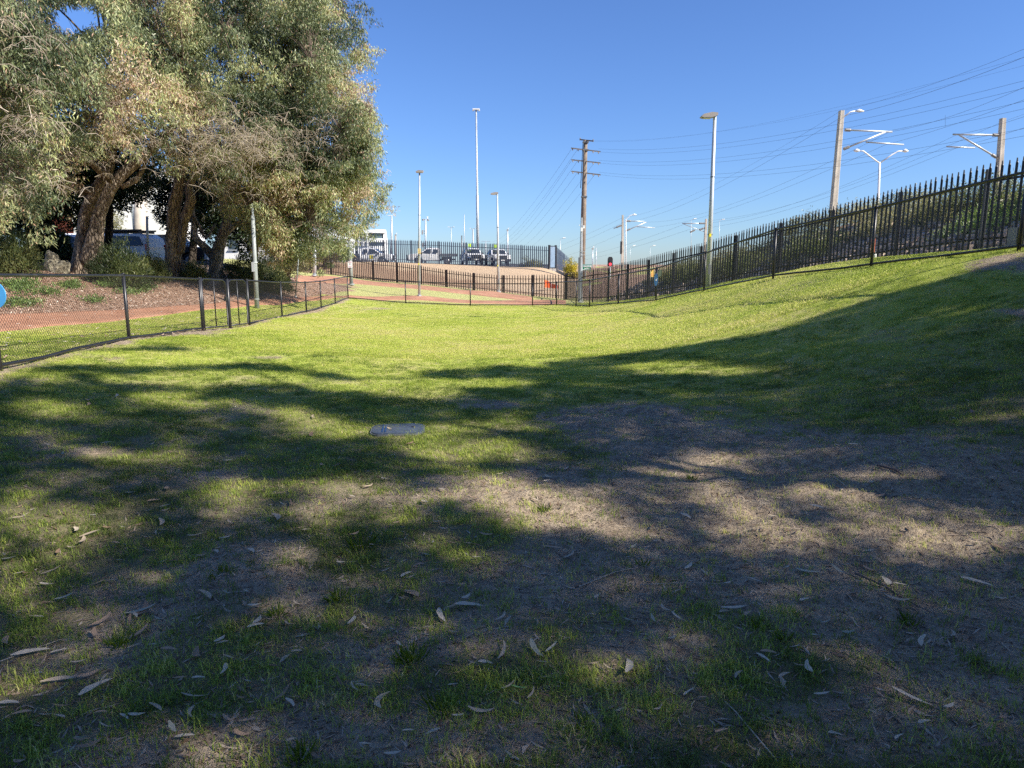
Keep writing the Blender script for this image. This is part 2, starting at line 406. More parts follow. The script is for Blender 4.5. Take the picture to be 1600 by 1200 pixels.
EDGE = [(-200, 612), (0, 600), (100, 552), (250, 538), (330, 556), (470, 578), (600, 592), (700, 577), (800, 572), (950, 555), (1100, 538), (1200, 520), (1300, 488), (1400, 458), (1500, 430), (1600, 402), (1800, 360)]
# limbs and trunks whose shade runs as darker streaks through the dapple (photo pixels, half width)
STREAK = [([(120, 600), (215, 690), (262, 740), (285, 830), (400, 930), (470, 985)], 24), ([(0, 670), (120, 725), (270, 790)], 15), ([(560, 700), (625, 745), (665, 800), (790, 875), (900, 900)], 22), ([(330, 640), (480, 690), (560, 730)], 14),
          ([(985, 700), (1040, 765), (1100, 830), (1200, 872)], 17), ([(1165, 738), (1225, 775), (1300, 840), (1390, 870)], 15), ([(480, 730), (390, 790), (330, 850)], 13), ([(0, 880), (200, 900), (330, 905)], 15), ([(860, 720), (930, 745), (1010, 800), (1060, 850)], 13), ([(1300, 740), (1420, 800), (1540, 860)], 12)]
def lit_at(px, py):
    """True where the photographed ground is in sun"""
    m = py < np.interp(px, [e[0] for e in EDGE], [e[1] for e in EDGE])
    for (cx, cy, rx, ry) in LIT:
        m |= ((px - cx) / rx) ** 2 + ((py - cy) / ry) ** 2 < (1.9 if cx > 1000 else (1.3 if cy > 880 else 2.0))
    for pts, w in STREAK:
        m &= ~(seg_dist(np.asarray(px, float), np.asarray(py, float) * 1.0, pts) < w * .85)
    return m

# ------------------------------------------------------------------ ground cover map
DIRT = [(800,1150,900,70,.24),(1480,960,260,150,.45),(500,1010,300,50,.15),(1330,760,300,90,1.0),(1500,830,260,120,.9),(1560,980,130,110,.75),(1150,820,200,70,.8),(930,800,150,60,.55),(960,650,110,22,.8),(860,905,150,45,.85),
        (1050,680,120,30,.7),(1260,900,200,50,.45),(800,760,90,30,.5),(400,890,90,35,.6),(240,940,130,50,.35),(480,940,110,45,.35),(120,1040,140,50,.28),(350,640,130,16,.35),
        (760,630,60,10,.45),(1590,420,50,30,.8),(1590,490,40,22,.7),(600,1150,260,50,.22),(330,1180,160,30,.5),(700,1010,130,35,.25),(1330,700,330,24,.45),(1000,1010,90,24,.4),
        (650,770,120,30,.35),(330,740,90,14,.4),(100,700,70,12,.25),(1490,1130,180,60,.5),(580,1030,60,30,.4),(300,520,110,6,.45),(420,560,60,5,.35),(590,482,40,4,.4),(150,560,80,7,.4)]
_dc = []
for (cx, cy, rx, ry, s) in DIRT:
    gx, gy, gz = ground_px([cx, cx - rx, cx + rx, cx, cx], [cy, cy, cy, cy - ry, cy + ry])
    _dc.append((gx[0], (gy[3] + gy[4]) / 2, abs(gx[2] - gx[1]) / 2, max(.12, abs(gy[3] - gy[4]) / 2), s))
def seg_dist(x, y, pts):
    """signed-less distance from points to a polyline"""
    d = np.full(x.shape, 1e9)
    for a, b in zip(pts[:-1], pts[1:]):
        ax, ay, bx, by = a[0], a[1], b[0], b[1]
        L = (bx - ax) ** 2 + (by - ay) ** 2
        t = np.clip(((x - ax) * (bx - ax) + (y - ay) * (by - ay)) / L, 0, 1)
        d = np.minimum(d, np.hypot(x - ax - t * (bx - ax), y - ay - t * (by - ay)))
    return d
LW = [at(*p) for p in L_FENCE + L_FENCE2]
_lf = [(-4.3, -3), (-5, 1.5), (-5.7, 5)] + [(p.x, p.y) for p in LW]
PL_far = [(-14.5, 8), (-14, 12)] + [tuple(at(p[0], p[1], p[2]).xy) for p in PATH_L]
PL_near = [(-10.8, 5), (-10.4, 10)] + [tuple(at(p[0], p[3], p[4]).xy) for p in PATH_L]
def grass_density(x, y):
    g = np.full(x.shape, .88)
    g -= .12 * np.clip((9 - y) / 6, 0, 1)
    for (cx, cy, rx, ry, s) in _dc:
        e = ((x - cx) / rx) ** 2 + ((y - cy) / ry) ** 2
        g -= s * np.exp(-e * 1.1) * .95
    g += (vnoise(x, y, 1.3) - .5) * .34 + (vnoise(x, y, .4, 5) - .5) * .34
    # worn line along the fences
    g -= .5 * np.exp(-(seg_dist(x, y, _lf) / .25) ** 2)
    return g
def mulch(x, y):
    """leaf-covered bank beyond the left path"""
    fx = np.interp(y, [p[1] for p in PL_far[:9]], [p[0] for p in PL_far[:9]])
    m = 1 / (1 + np.exp((x - fx - .35 + (vnoise(x, y, 1.1) - .5) * 1.2) * 5))
    m = np.where(y > 34, m * np.clip((52 - y) / 10, 0, 1), m)
    pf = sorted([(p.y, p.x) for p in PALR_W])
    px_ = np.interp(y, [p[0] for p in pf], [p[1] for p in pf])
    return np.maximum(m, np.clip((x - px_ - .7 + (vnoise(x, y, .5) - .5) * .6) * 3, 0, 1) * (vnoise(x, y, 1.7, 60) > .32) * (y < 160))
def upper(x, y):
    """dry earth bank and car park behind the brown fence"""
    pts = sorted([tuple(at(*p[:3]).xy) for p in PAL_B])
    fy = np.interp(x, [p[0] for p in pts], [p[1] for p in pts])
    return np.clip((y - fy - .15) / .4, 0, 1) * (x < 4.6 + np.clip(y - 50, 0, 60) * .12)
def lowbank(x, y):
    pts = sorted([tuple(at(*p[:3]).xy) for p in PAL_B])
    fy = np.interp(x, [p[0] for p in pts], [p[1] for p in pts])
    w = np.interp(x, [-20, -8, -2, 3], [7.5, 5.5, 3.5, 1.5]) + (vnoise(x, y, 1.5, 70) - .5) * 2
    return np.clip(y - fy - .1, 0, 1) * np.clip((fy + w - y) / 1.2, 0, 1) * (x < 4)
def asphalt(x, y):
    a = np.clip((y - 66.4) / .5, 0, 1) * (x < 6)
    b = ((x < -13.5) & (y > 32.5) & (y < 44)).astype(float)
    return np.maximum(a, b)

# ------------------------------------------------------------------ ground
def axis(spec):
    out = [spec[0][0]]
    for (a, b, d0, d1) in spec:
        x = a; 
        while x < b - 1e-6:
            t = (x - a) / (b - a); x += d0 + (d1 - d0) * t; out.append(min(x, b))
    return np.unique(np.round(np.array(out), 4))
gxa = axis([(-900, -120, 90, 40), (-120, -30, 12, 3), (-30, -10, 1.4, .3), (-10, -4, .26, .055), (-4, 4, .042, .042), (4, 10, .055, .2), (10, 24, .22, .9), (24, 120, 2, 15), (120, 900, 40, 90)])
gya = axis([(-900, -60, 90, 20), (-60, -5, 8, 1), (-5, 1.2, .6, .06), (1.2, 7, .036, .05), (7, 14, .055, .13), (14, 45, .14, .42), (45, 75, .4, .7), (75, 160, 2, 8), (160, 1600, 30, 160)])
GX, GY = np.meshgrid(gxa, gya)
GZ = H(GX, GY)
near = np.clip((26 - np.hypot(GX, GY)) / 18, 0, 1)
GD = grass_density(GX, GY)
def lumps(x, y, dirt):
    r = (vnoise(x, y, .9) - .5) * .06
    r = r + dirt * ((vnoise(x, y, .42, 33) - .5) * .06 + (vnoise(x, y, .2, 3) - .5) * .05 + (vnoise(x, y, .09, 9) - .5) * .036 + (np.abs(vnoise(x, y, .19, 14) - .5) - .25) * -.03)
    r = r + (vnoise(x, y, .17, 21) - .5) * .012
    return r
def relief(x, y):
    x = np.asarray(x, float); y = np.asarray(y, float)
    d = np.clip(.75 - grass_density(x, y), 0, 1); nr = np.clip((26 - np.hypot(x, y)) / 18, 0, 1)
    return H(x, y) + lumps(x, y, d) * nr
GZ = GZ + lumps(GX, GY, np.clip(.75 - GD, 0, 1)) * near
ny, nx = GX.shape
idx = np.arange(nx * ny).reshape(ny, nx)
faces = np.stack([idx[:-1, :-1], idx[:-1, 1:], idx[1:, 1:], idx[1:, :-1]], -1).reshape(-1, 4)
gme = np_mesh('ground', np.stack([GX, GY, GZ], -1).reshape(-1, 3), faces,
              {'grass': GD.ravel(), 'mulch': mulch(GX, GY).ravel(), 'bank': upper(GX, GY).ravel(), 'lowbank': lowbank(GX, GY).ravel(), 'asph': asphalt(GX, GY).ravel()}, smooth=True)
k = N('ground_soil_and_turf')
P = k.pos()
g = k.attr('grass')
n1 = k.noise(2.3, 6, .65, P); n2 = k.noise(14, 5, .65, P); n3 = k.noise(60, 4, .7, P); n4 = k.noise(220, 2, .6, P)
gm = k.math('ADD', g, k.math('MULTIPLY', k.math('SUBTRACT', n2, .5), .8))
gm = k.math('ADD', gm, k.math('MULTIPLY', k.math('SUBTRACT', n3, .5), .5))
gm = k.sstep(gm, .42, .72)
soil = k.ramp(k.math('ADD', k.math('MULTIPLY', n1, .35), k.math('MULTIPLY', n2, .65)), [(.3, (.15, .112, .08)), (.5, (.36, .285, .20)), (.68, (.54, .44, .31))])
soil = k.mix(k.sstep(n3, .54, .66), soil, (.075, .058, .045))
soil = k.mix(k.sstep(n4, .6, .72), soil, (.52, .44, .35))
turf = k.ramp(n3, [(.25, (.16, .18, .03)), (.45, (.31, .39, .05)), (.6, (.47, .55, .09)), (.75, (.64, .66, .18))])
turf2 = k.ramp(n4, [(.35, (.2, .26, .04)), (.5, (.40, .46, .08)), (.68, (.66, .64, .24))])
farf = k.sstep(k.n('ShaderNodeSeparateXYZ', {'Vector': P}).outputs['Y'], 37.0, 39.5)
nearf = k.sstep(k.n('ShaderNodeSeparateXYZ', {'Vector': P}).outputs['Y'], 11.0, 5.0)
turf = k.mix(.5, turf, turf2)
dry = k.sstep(k.math('ADD', k.math('MULTIPLY', k.noise(.45, 6, .7, P), .65), k.math('MULTIPLY', n1, .35)), .45, .58)
turf = k.mix(k.math('MULTIPLY', dry, .7), turf, k.ramp(n3, [(.3, (.32, .29, .10)), (.55, (.58, .52, .22)), (.75, (.72, .63, .36))]))
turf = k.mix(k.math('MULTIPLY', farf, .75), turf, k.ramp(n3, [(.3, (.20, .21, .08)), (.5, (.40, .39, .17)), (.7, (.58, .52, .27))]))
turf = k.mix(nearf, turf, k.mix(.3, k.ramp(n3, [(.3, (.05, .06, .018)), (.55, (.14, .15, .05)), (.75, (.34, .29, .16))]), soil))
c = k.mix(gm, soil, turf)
mul = k.ramp(n3, [(.3, (.10, .06, .04)), (.48, (.36, .23, .16)), (.6, (.56, .39, .29)), (.75, (.70, .56, .44))])
mul = k.mix(k.sstep(n4, .5, .64), mul, (.13, .08, .055))
c = k.mix(k.sstep(k.attr('mulch'), .3, .7), c, mul)
bank = k.ramp(k.math('ADD', k.math('MULTIPLY', n3, .5), k.math('MULTIPLY', n2, .5)), [(.35, (.22, .15, .10)), (.5, (.44, .32, .21)), (.65, (.60, .48, .33))])
c = k.mix(k.attr('bank'), c, bank)
c = k.mix(k.math('MULTIPLY', k.attr('lowbank'), k.sstep(n2, .35, .6)), c, k.ramp(n3, [(.3, (.10, .055, .035)), (.55, (.27, .165, .11)), (.75, (.42, .29, .2))]))
c = k.mix(k.attr('asph'), c, k.ramp(n3, [(.3, (.04, .04, .042)), (.7, (.085, .082, .08))]))
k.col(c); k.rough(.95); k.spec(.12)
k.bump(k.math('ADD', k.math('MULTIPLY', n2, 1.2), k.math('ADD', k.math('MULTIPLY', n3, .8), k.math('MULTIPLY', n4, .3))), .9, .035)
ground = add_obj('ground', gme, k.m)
tag(ground, kind='structure')

# ------------------------------------------------------------------ red paths
k = N('red_path_gravel')
P = k.pos(); a = k.noise(1.2, 5, .6, P); b = k.noise(70, 4, .7, P)
st_ = k.sstep(k.noise(.35, 5, .65, P), .45, .65)
c = k.ramp(k.math('ADD', k.math('MULTIPLY', a, .5), k.math('MULTIPLY', b, .5)), [(.35, (.26, .13, .085)), (.5, (.40, .205, .13)), (.65, (.50, .29, .19))])
c = k.mix(k.math('MULTIPLY', st_, .45), c, (.27, .16, .11))
k.col(c); k.rough(.95); k.spec(.1); k.bump(b, .5, .012)
M['path'] = k.m
def ribbon(name, far, near, nw=14, step=.5, lift=.035):
    far = [Vector((p[0], p[1])) for p in far]; near = [Vector((p[0], p[1])) for p in near]
    rows = []
    for i in range(len(far) - 1):
        L = max((far[i + 1] - far[i]).length, (near[i + 1] - near[i]).length); n = max(1, int(L / step))
        for j in range(n + (i == len(far) - 2)):
            t = j / n; rows.append((far[i].lerp(far[i + 1], t), near[i].lerp(near[i + 1], t)))
    X = np.array([[a.x + (b.x - a.x) * w / nw for w in range(nw + 1)] for a, b in rows]); Y = np.array([[a.y + (b.y - a.y) * w / nw for w in range(nw + 1)] for a, b in rows])
    wob = (vnoise(X, Y, .6) - .5) * .28 + (vnoise(X, Y, .2, 4) - .5) * .12
    e = np.zeros(nw + 1); e[0] = e[-1] = 1
    Y = Y + wob * e; X = X + wob * e * .6
    Z = relief(X, Y) + lift - e * .10
    m, n = X.shape; idx = np.arange(m * n).reshape(m, n)
    f = np.stack([idx[:-1, :-1], idx[:-1, 1:], idx[1:, 1:], idx[1:, :-1]], -1).reshape(-1, 4)
    f = f[:, ::-1]
    me = np_mesh(name, np.stack([X, Y, Z], -1).reshape(-1, 3), f, smooth=True)
    o = add_obj(name, me, M['path']); tag(o, kind='structure'); return o
ribbon('path', [(-14.3, -6), (-14.5, 4)] + PL_far[1:], [(-11.6, -6), (-11.2, 4)] + PL_near[1:])
ribbon('path', [at(p[0], p[1], p[2]).xy for p in PATH_U], [at(p[0], p[3], p[4]).xy for p in PATH_U], lift=.07)

# ------------------------------------------------------------------ fences
def pale_mesh(name, h, w=.07):
    mb = MB(); prof = [(-w / 2, 0), (-w * .26, -.02), (0, -.004), (w * .26, -.02), (w / 2, 0)]
    vs = []; n = len(prof)
    lev = [(0, 1), (h - .16, 1), (h - .10, .95), (h - .07, .38), (h, .10)]
    for (z, s) in lev:
        for (x, y) in prof: vs.append((x * s, y, z))
        for (x, y) in prof[::-1]: vs.append((x * s, y + .006, z))
    m = 2 * n; fs = []
    for i in range(len(lev) - 1):
        for k in range(m):
            k2 = (k + 1) % m; fs.append((i * m + k, i * m + k2, (i + 1) * m + k2, (i + 1) * m + k))
    fs.append(tuple(range(m))[::-1]); fs.append(tuple((len(lev) - 1) * m + k for k in range(m)))
    mb.add(vs, fs); return mb.mesh(name)
def palisade(label, pts, mat, postmat, n_pale, w=.07, cat='fence', posth=1.0, post_w=.11):
    """pts: (Vector foot, height)"""
    o = pts[0][0]
    t = thing('palisade_fence', label, cat, o)
    pm = pale_mesh('pale', 1.8, w); pm.materials.append(mat)
    for i, (p, h) in enumerate(pts):
        a = pts[max(i - 1, 0)][0]; b = pts[min(i + 1, len(pts) - 1)][0]; d = b - a; rz = math.atan2(d.y, d.x)
        mb = MB(); H_ = h * posth
        mb.box((0, -.0, H_ / 2 - .15), (.012, post_w, H_ + .3)); mb.box((0, -post_w / 2 - .004, H_ / 2 - .15), (post_w, .008, H_ + .3)); mb.box((0, post_w / 2 + .004, H_ / 2 - .15), (post_w, .008, H_ + .3))
        po = mb.build('post', postmat, t); po.location = p - o; po.rotation_euler = (0, 0, rz)
    for i in range(len(pts) - 1):
        (p, h), (q, h2) = pts[i], pts[i + 1]
        d = q - p; rz = math.atan2(d.y, d.x); nrm = Vector((math.sin(rz), -math.cos(rz), 0))
        if nrm.dot(Vector((0, 0, 0)) - p) < 0: nrm = -nrm          # pales on the field side
        for fz in (.14, .80):
            mb = MB(); a = p - o + Vector((0, 0, h * fz)) + nrm * .02; b = q - o + Vector((0, 0, h2 * fz)) + nrm * .02
            e = nrm * .02; zz = Vector((0, 0, .022))
            mb.add([a - e - zz, a + e - zz, a + e + zz, a - e + zz, b - e - zz, b + e - zz, b + e + zz, b - e + zz], [(0, 1, 2, 3), (7, 6, 5, 4), (0, 4, 5, 1), (1, 5, 6, 2), (2, 6, 7, 3), (3, 7, 4, 0)])
            mb.build('rail', mat, t)
        n = n_pale[i] if isinstance(n_pale, list) else n_pale
        for kk in range(n):
            f = (kk + .5 + random.uniform(-.06, .06)) / n
            c = p.lerp(q, f); hh = h + (h2 - h) * f
            po = bpy.data.objects.new('pale', pm); COL.objects.link(po); po.parent = t
            po.location = c - o + nrm * .055 + Vector((0, 0, .02 + random.uniform(-.008, .008)))
            po.scale = (1, 1, hh / 1.8 * random.uniform(.995, 1.005))
            po.rotation_euler = (random.uniform(-.006, .006), random.uniform(-.008, .008), rz + (math.pi if nrm.dot(Vector((math.sin(rz), -math.cos(rz), 0))) < 0 else 0) + random.uniform(-.03, .03))
    return t
palisade('tall black steel palisade fence with pointed pales climbing the slope on the right', [(p, 1.8) for p in PALR_W], M['black'], M['pal_grey'], [20, 15, 13, 13, 12, 12, 13, 14, 16, 16, 16, 16, 16, 15, 15, 15, 15], .06, posth=.95, post_w=.07)
palisade('dark brown palisade fence running behind the red path in the middle distance', [(at(*p[:3]), p[3]) for p in PAL_B], M['brownpal'], M['brownpal'], [12, 11, 12, 12, 12, 12, 12, 12, 12, 12, 12, 12], .075, post_w=.13)
pu = [(at(*p[:3]), p[3]) for p in PAL_U]
palisade('blue black palisade fence on top of the dry bank before the parked work vehicles', pu, M['bluefence'], M['bluefence'], [14] * 9, .095, post_w=.05)
e0 = pu[-1][0]
c1, c2, c3 = at(868, 421, 66.6), at(881, 424.5, 79), at(893, 425, 84)
palisade('far end of the black fence turning away behind the narrow blue grey panel', [(c1, 2.1), (c2, 1.95), (c3, 1.35)], M['bluefence'], M['bluefence'], [26, 14], .095, post_w=.05)
t = thing('gate_panel', 'narrow blue grey mesh panel at the corner of the fence on top of the bank', 'gate', e0)
mb = MB(); d = c1 - e0
mb.box((d.x / 2, d.y / 2, 1.08), (d.length - .16, .03, 2.0), math.atan2(d.y, d.x)); mb.build('panel', simple('blue_grey_perforated_sheet', (.17, .24, .33), .5, .2, .15, 3), t)
for q in (0, 1):
    mb = MB(); mb.box((d.x * q, d.y * q, 1.05), (.16, .16, 2.3), math.atan2(d.y, d.x)); mb.build('post', M['black'], t)
for z in (.1, 2.1):
    mb = MB(); mb.box((d.x / 2, d.y / 2, z), (d.length, .06, .06), math.atan2(d.y, d.x)); mb.build('rail', M['black'], t)
for q in (.25, .8):
    mb = MB(); mb.box((d.x * q, d.y * q - .3, -.12), (.3, .3, .3)); mb.build('footing', M['concslab'], t)

HC = 1.2
def chain_panel(mb, p, q, h0, h1, cell=.062, r=.0023):
    """crossing wires between two posts, sheared to the slope"""
    d = q - p; L = Vector((d.x, d.y, 0)).length
    n = int((L + (h1 - h0)) / cell)
    side = Vector((-d.y, d.x, 0)).normalized() * .002
    hh = h1 - h0
    for s, sd in ((1, side), (-1, -side)):
        for i in range(n + 1):
            if s == 1: u0 = -hh + i * cell; u1 = u0 + hh
            else: u0 = i * cell; u1 = u0 - hh
            pts = []
            lo, hi = 0.0, 1.0
            for (ua, ub) in ((u0, u1),):
                if ub != ua:
                    ts = sorted([(0 - ua) / (ub - ua), (L - ua) / (ub - ua)]); lo = max(lo, ts[0]); hi = min(hi, ts[1])
            if hi - lo < .02: continue
            def P(t):
                u = u0 + (u1 - u0) * t
                b = p.lerp(q, min(1, max(0, u / L)))
                return Vector((b.x, b.y, b.z + h0 + hh * t)) + sd
            mb.tube([P(lo), P(hi)], r, 3, False)
def chain_fence(label, feet, posts=None, gate=False, rr=.03, skip_first=False, wire_r=.0023):
    o = feet[0]
    t = thing('chain_link_gate' if gate else 'chain_link_fence', label, 'gate' if gate else 'fence', o)
    up = Vector((0, 0, 1))
    if not gate:
        for i, p in enumerate(feet):
            if skip_first and i == 0: continue
            mb = MB(); mb.tube([p - o - up * .2, p - o + up * (HC + .02)], .031, 10)
            mb.tube([p - o + up * (HC + .02), p - o + up * (HC + .045)], [.042, .02], 10)
            mb.build('post', M['black'], t, True)
        mb = MB(); mb.tube([p - o + up * HC for p in feet], .024, 8); mb.build('top_rail', M['black'], t, True)
        mb = MB()
        pts = []
        for a, b in zip(feet[:-1], feet[1:]):
            for s in range(4): pts.append(a.lerp(b, s / 4) - o + up * (.05 + random.uniform(-.012, .012)))
        pts.append(feet[-1] - o + up * .05)
        mb.tube(pts, .024, 8); mb.build('bottom_rail', M['black'], t, True)
        ms = MB()
        for a, b in zip(feet[:-1], feet[1:]): chain_panel(ms, a - o, b - o, .06, HC - .01, r=wire_r)
    else:
        a, b = feet; d = b - a; e = d.normalized()
        fr = [a + up * .06, a + up * (HC - .10), a + up * (HC - .03) + e * .05, a + up * (HC + .02) + e * .14, b + up * (HC + .02) - e * .14, b + up * (HC - .03) - e * .05, b + up * (HC - .10), b + up * .06, a + up * .06]
        mb = MB(); mb.tube([p - o for p in fr], .022, 8); mb.build('frame', M['black'], t, True)
        m_ = a.lerp(b, .5); mb = MB(); mb.tube([m_ - o + up * .07, m_ - o + up * HC], .016, 8); mb.build('mid_bar', M['black'], t, True)
        mb = MB(); mb.tube([a - o - up * .2, a - o + up * (HC + .05)], .04, 8); mb.build('gate_post', M['black'], t, True)
        mb = MB(); mb.box(b - o + up * .75 - e * .03, (.05, .12, .1)); mb.build('latch', M['black'], t)
        ms = MB(); chain_panel(ms, a - o, b - o, .08, HC, r=wire_r)
    w = ms.build('wire_mesh', M['blackw'], t); tag(w, kind='stuff')
    return t
ft = lambda L: [at(*p) for p in L]
lead = [Vector((-4.0, -6, hz(-4.0, -6))), Vector((-4.4, -2.5, hz(-4.4, -2.5))), Vector((-5.0, 1.2, hz(-5, 1.2))), Vector((-5.7, 5, hz(-5.7, 5)))]
chain_fence('low black chain link fence at the left nearest the camera, up to the two gates', lead + ft(L_FENCE))
chain_fence('nearer of the two black mesh gates with rounded corners in the left fence', ft(GATE_A), gate=True)
chain_fence('farther of the two black mesh gates with rounded corners in the left fence', ft(GATE_B), gate=True)
chain_fence('black chain link fence from the grey pole to the far left lawn corner', ft(L_FENCE2), wire_r=.0013)
chain_fence('low black chain link fence across the far end of the lawn', ft(B_FENCE), skip_first=True, wire_r=.0013)
tail = [Vector((8.45, 7.8, hz(8.45, 7.8))), Vector((8.6, 4.4, hz(8.6, 4.4))), Vector((8.7, 1, hz(8.7, 1))), Vector((8.8, -3, hz(8.8, -3)))]
chain_fence('low black chain link fence climbing the right slope in front of the palisade', ft(R_FENCE) + tail, skip_first=True, wire_r=.0012)

# ------------------------------------------------------------------ stone wall of the railway embankment
def stone_mesh(i):
    r = random.Random(i); mb = MB(); mb.box((0, 0, 0), (1, 1, 1))
    v = [(x * r.uniform(.86, 1.0), y * r.uniform(.86, 1.0), z * r.uniform(.8, 1.0)) for x, y, z in mb.v]
    # chamfered look: add a shallow pyramid on the outer face
    f = list(mb.f); v.append((r.uniform(-.15, .15), -.62, r.uniform(-.15, .15)))
    f.remove((0, 1, 5, 4)); f += [(0, 1, 8), (1, 5, 8), (5, 4, 8), (4, 0, 8)]
    me = bpy.data.meshes.new('stone'); me.from_pydata(v, [], f); me.update(); return me
k = N('mixed_limestone')
rnd = k.n('ShaderNodeObjectInfo').outputs['Random']; isl = k.n('ShaderNodeNewGeometry').outputs['Random Per Island']
cc = k.ramp(k.math('FRACT', k.math('ADD', rnd, isl)), [(0, (.20, .17, .15)), (.3, (.38, .31, .26)), (.55, (.52, .42, .33)), (.75, (.62, .50, .38)), (1, (.34, .30, .30))])
cc = k.mix(k.sstep(k.noise(9, 5, .7, k.pos()), .52, .72), cc, (.2, .16, .13))
k.col(cc); k.rough(.9); k.spec(.2); k.bump(k.noise(30, 4, .7, k.pos()), .6, .02); M['stone'] = k.m
SM = [stone_mesh(i) for i in range(8)]
for m in SM: m.materials.append(M['stone'])
stones = []
course = .125
for (f0, n0, a0, b0), (f1, n1, a1, b1) in zip(WALL[:-1], WALL[1:]):
    L = (f1 - f0).length; t = (f1 - f0).normalized(); rz = math.atan2(t.y, t.x)
    ncol = max(1, int(L / .34)); nrow = int((max(b0 - a0, b1 - a1)) / course)
    for r in range(nrow):
        for c_ in range(ncol):
            u = (c_ + .5 + (.5 if r % 2 else 0)) / ncol + random.uniform(-.04, .04)
            if u > 1.02: continue
            z0 = a0 + (a1 - a0) * u; z1 = b0 + (b1 - b0) * u
            z = z0 - .05 + r * course
            if z > z1 - .05 + random.uniform(-.1, .1): continue
            n = n0.lerp(n1, min(1, u)).normalized()
            p = f0.lerp(f1, u) + n * (.05 + (z - z0) * 1.85 + random.uniform(-.05, .05)); p.z = z + random.uniform(-.02, .02)
            flip = math.pi if Vector((math.sin(rz), -math.cos(rz), 0)).dot(-n) < 0 else 0
            stones.append((p, rz + flip + random.uniform(-.12, .12), (random.uniform(.26, .40), random.uniform(.30, .42), random.uniform(.10, .17)), random.randrange(8)))
vis = []
for s in stones:
    p = s[0]; d = p.y; ok = bool(in_frame(np.array(p.x), np.array(p.y), np.array(p.z)))
    vis.append((0 if ok else 1, p.length))
order = sorted(range(len(stones)), key=lambda i: vis[i])
wall_t = thing('stone_wall', 'low sloping dry stone retaining wall of the railway embankment behind the palisade', 'wall', WALL[-1][0])
WO = WALL[-1][0]
for i in order[:300]:
    p, rz, sc, k_ = stones[i]
    o = bpy.data.objects.new('stone', SM[k_]); COL.objects.link(o); o.parent = wall_t
    o.location = p - WO; o.rotation_euler = (random.uniform(-.06, .06), random.uniform(-.06, .06), rz); o.scale = sc
mb = MB()
for i in order[300:]:
    p, rz, sc, k_ = stones[i]; me = SM[k_]; ca, sa = math.cos(rz), math.sin(rz)
    vs = []
    for v in me.vertices:
        x, y, z = v.co.x * sc[0], v.co.y * sc[1], v.co.z * sc[2]
        vs.append((p.x - WO.x + x * ca - y * sa, p.y - WO.y + x * sa + y * ca, p.z - WO.z + z))
    mb.add(vs, [tuple(f.vertices) for f in me.polygons])
st = mb.build('stone', M['stone'], wall_t); tag(st, kind='stuff')

# ------------------------------------------------------------------ inspection cover in the lawn
gx, gy, gz = ground_px([622], [671]); cx, cy = float(gx[0]), float(gy[0])
zc = float(relief(np.array([cx]), np.array([cy]))[0]) + .012
t = thing('drain_cover', 'blue grey inspection cover lying flush in the shaded lawn', 'cover', (cx, cy, zc), .12)
def rrect(w, d, r, n=5):
    out = []
    for (sx, sy, a0) in ((1, 1, 0), (-1, 1, 90), (-1, -1, 180), (1, -1, 270)):
        for i in range(n + 1):
            a = math.radians(a0 + 90 * i / n); out.append((sx * (w / 2 - r) + r * math.cos(a), sy * (d / 2 - r) + r * math.sin(a)))
    return out
mb = MB(); mb.prism(rrect(.50, .42, .10), -.03, .012, 'z'); mb.build('lid', M['lid'], t)
mb = MB(); mb.prism(rrect(.535, .455, .115), -.04, .004, 'z'); mb.build('rim', M['steelgrey'], t)
for xx in (-.15, -.12):
    mb = MB(); mb.box((xx, 0, .014), (.014, .30, .006), .0); mb.build('ridge', M['signdark'], t)
mb = MB(); mb.tube([(.15, .05, .012), (.15, .05, .018)], .018, 8); mb.build('key_hole', M['blackpl'], t)

# ------------------------------------------------------------------ foliage
def unit(a): return a / np.maximum(np.linalg.norm(a, axis=-1, keepdims=True), 1e-9)
def leaves_mesh(name, pos, dirs, ln, wd, tint, bend=.18):
    n = len(pos)
    side = unit(np.cross(dirs, RNG.normal(size=(n, 3))))
    nrm = np.cross(side, dirs)
    b = pos; tip = pos + dirs * ln[:, None] + nrm * (ln * bend)[:, None] * RNG.uniform(-1, 1, (n, 1))
    mid = pos + dirs * (ln * .45)[:, None] + nrm * (ln * .06)[:, None]
    l = mid + side * (wd / 2)[:, None]; r = mid - side * (wd / 2)[:, None]
    v = np.stack([b, l, tip, r], 1).reshape(-1, 3)
    i = np.arange(n) * 4
    f = np.concatenate([np.stack([i, i + 1, i + 2], 1), np.stack([i, i + 2, i + 3], 1)])
    return np_mesh(name, v, f, {'tint': np.repeat(tint, 4)})
def spray(cent, rad, n_per, droop=1.2, ln=(.09, .15), wd=.02, tint_c=None, flat=.7):
    """leaves around clump centres: (pos, dir, len, width, tint)"""
    m = len(cent); c = np.repeat(cent, n_per, 0); r = np.repeat(rad, n_per)[:, None]
    o = RNG.normal(size=(m * n_per, 3)); o = unit(o) * RNG.uniform(0, 1, (m * n_per, 1)) ** .5 * r
    o[:, 2] *= flat
    p = c + o
    d = unit(RNG.normal(size=(m * n_per, 3)) * np.array([.7, .7, .5]) + np.array([0, 0, -droop]) + o / np.maximum(r, .01) * .4)
    L = RNG.uniform(ln[0], ln[1], m * n_per); W = wd * RNG.uniform(.7, 1.3, m * n_per)
    if tint_c is None: tint_c = RNG.uniform(.25, .75, m)
    t = np.clip(np.repeat(tint_c, n_per) + RNG.normal(0, .16, m * n_per), 0, 1)
    odd = RNG.random(m * n_per) < .05; t[odd] = RNG.uniform(.84, 1, odd.sum())
    return p, d, L, W, t
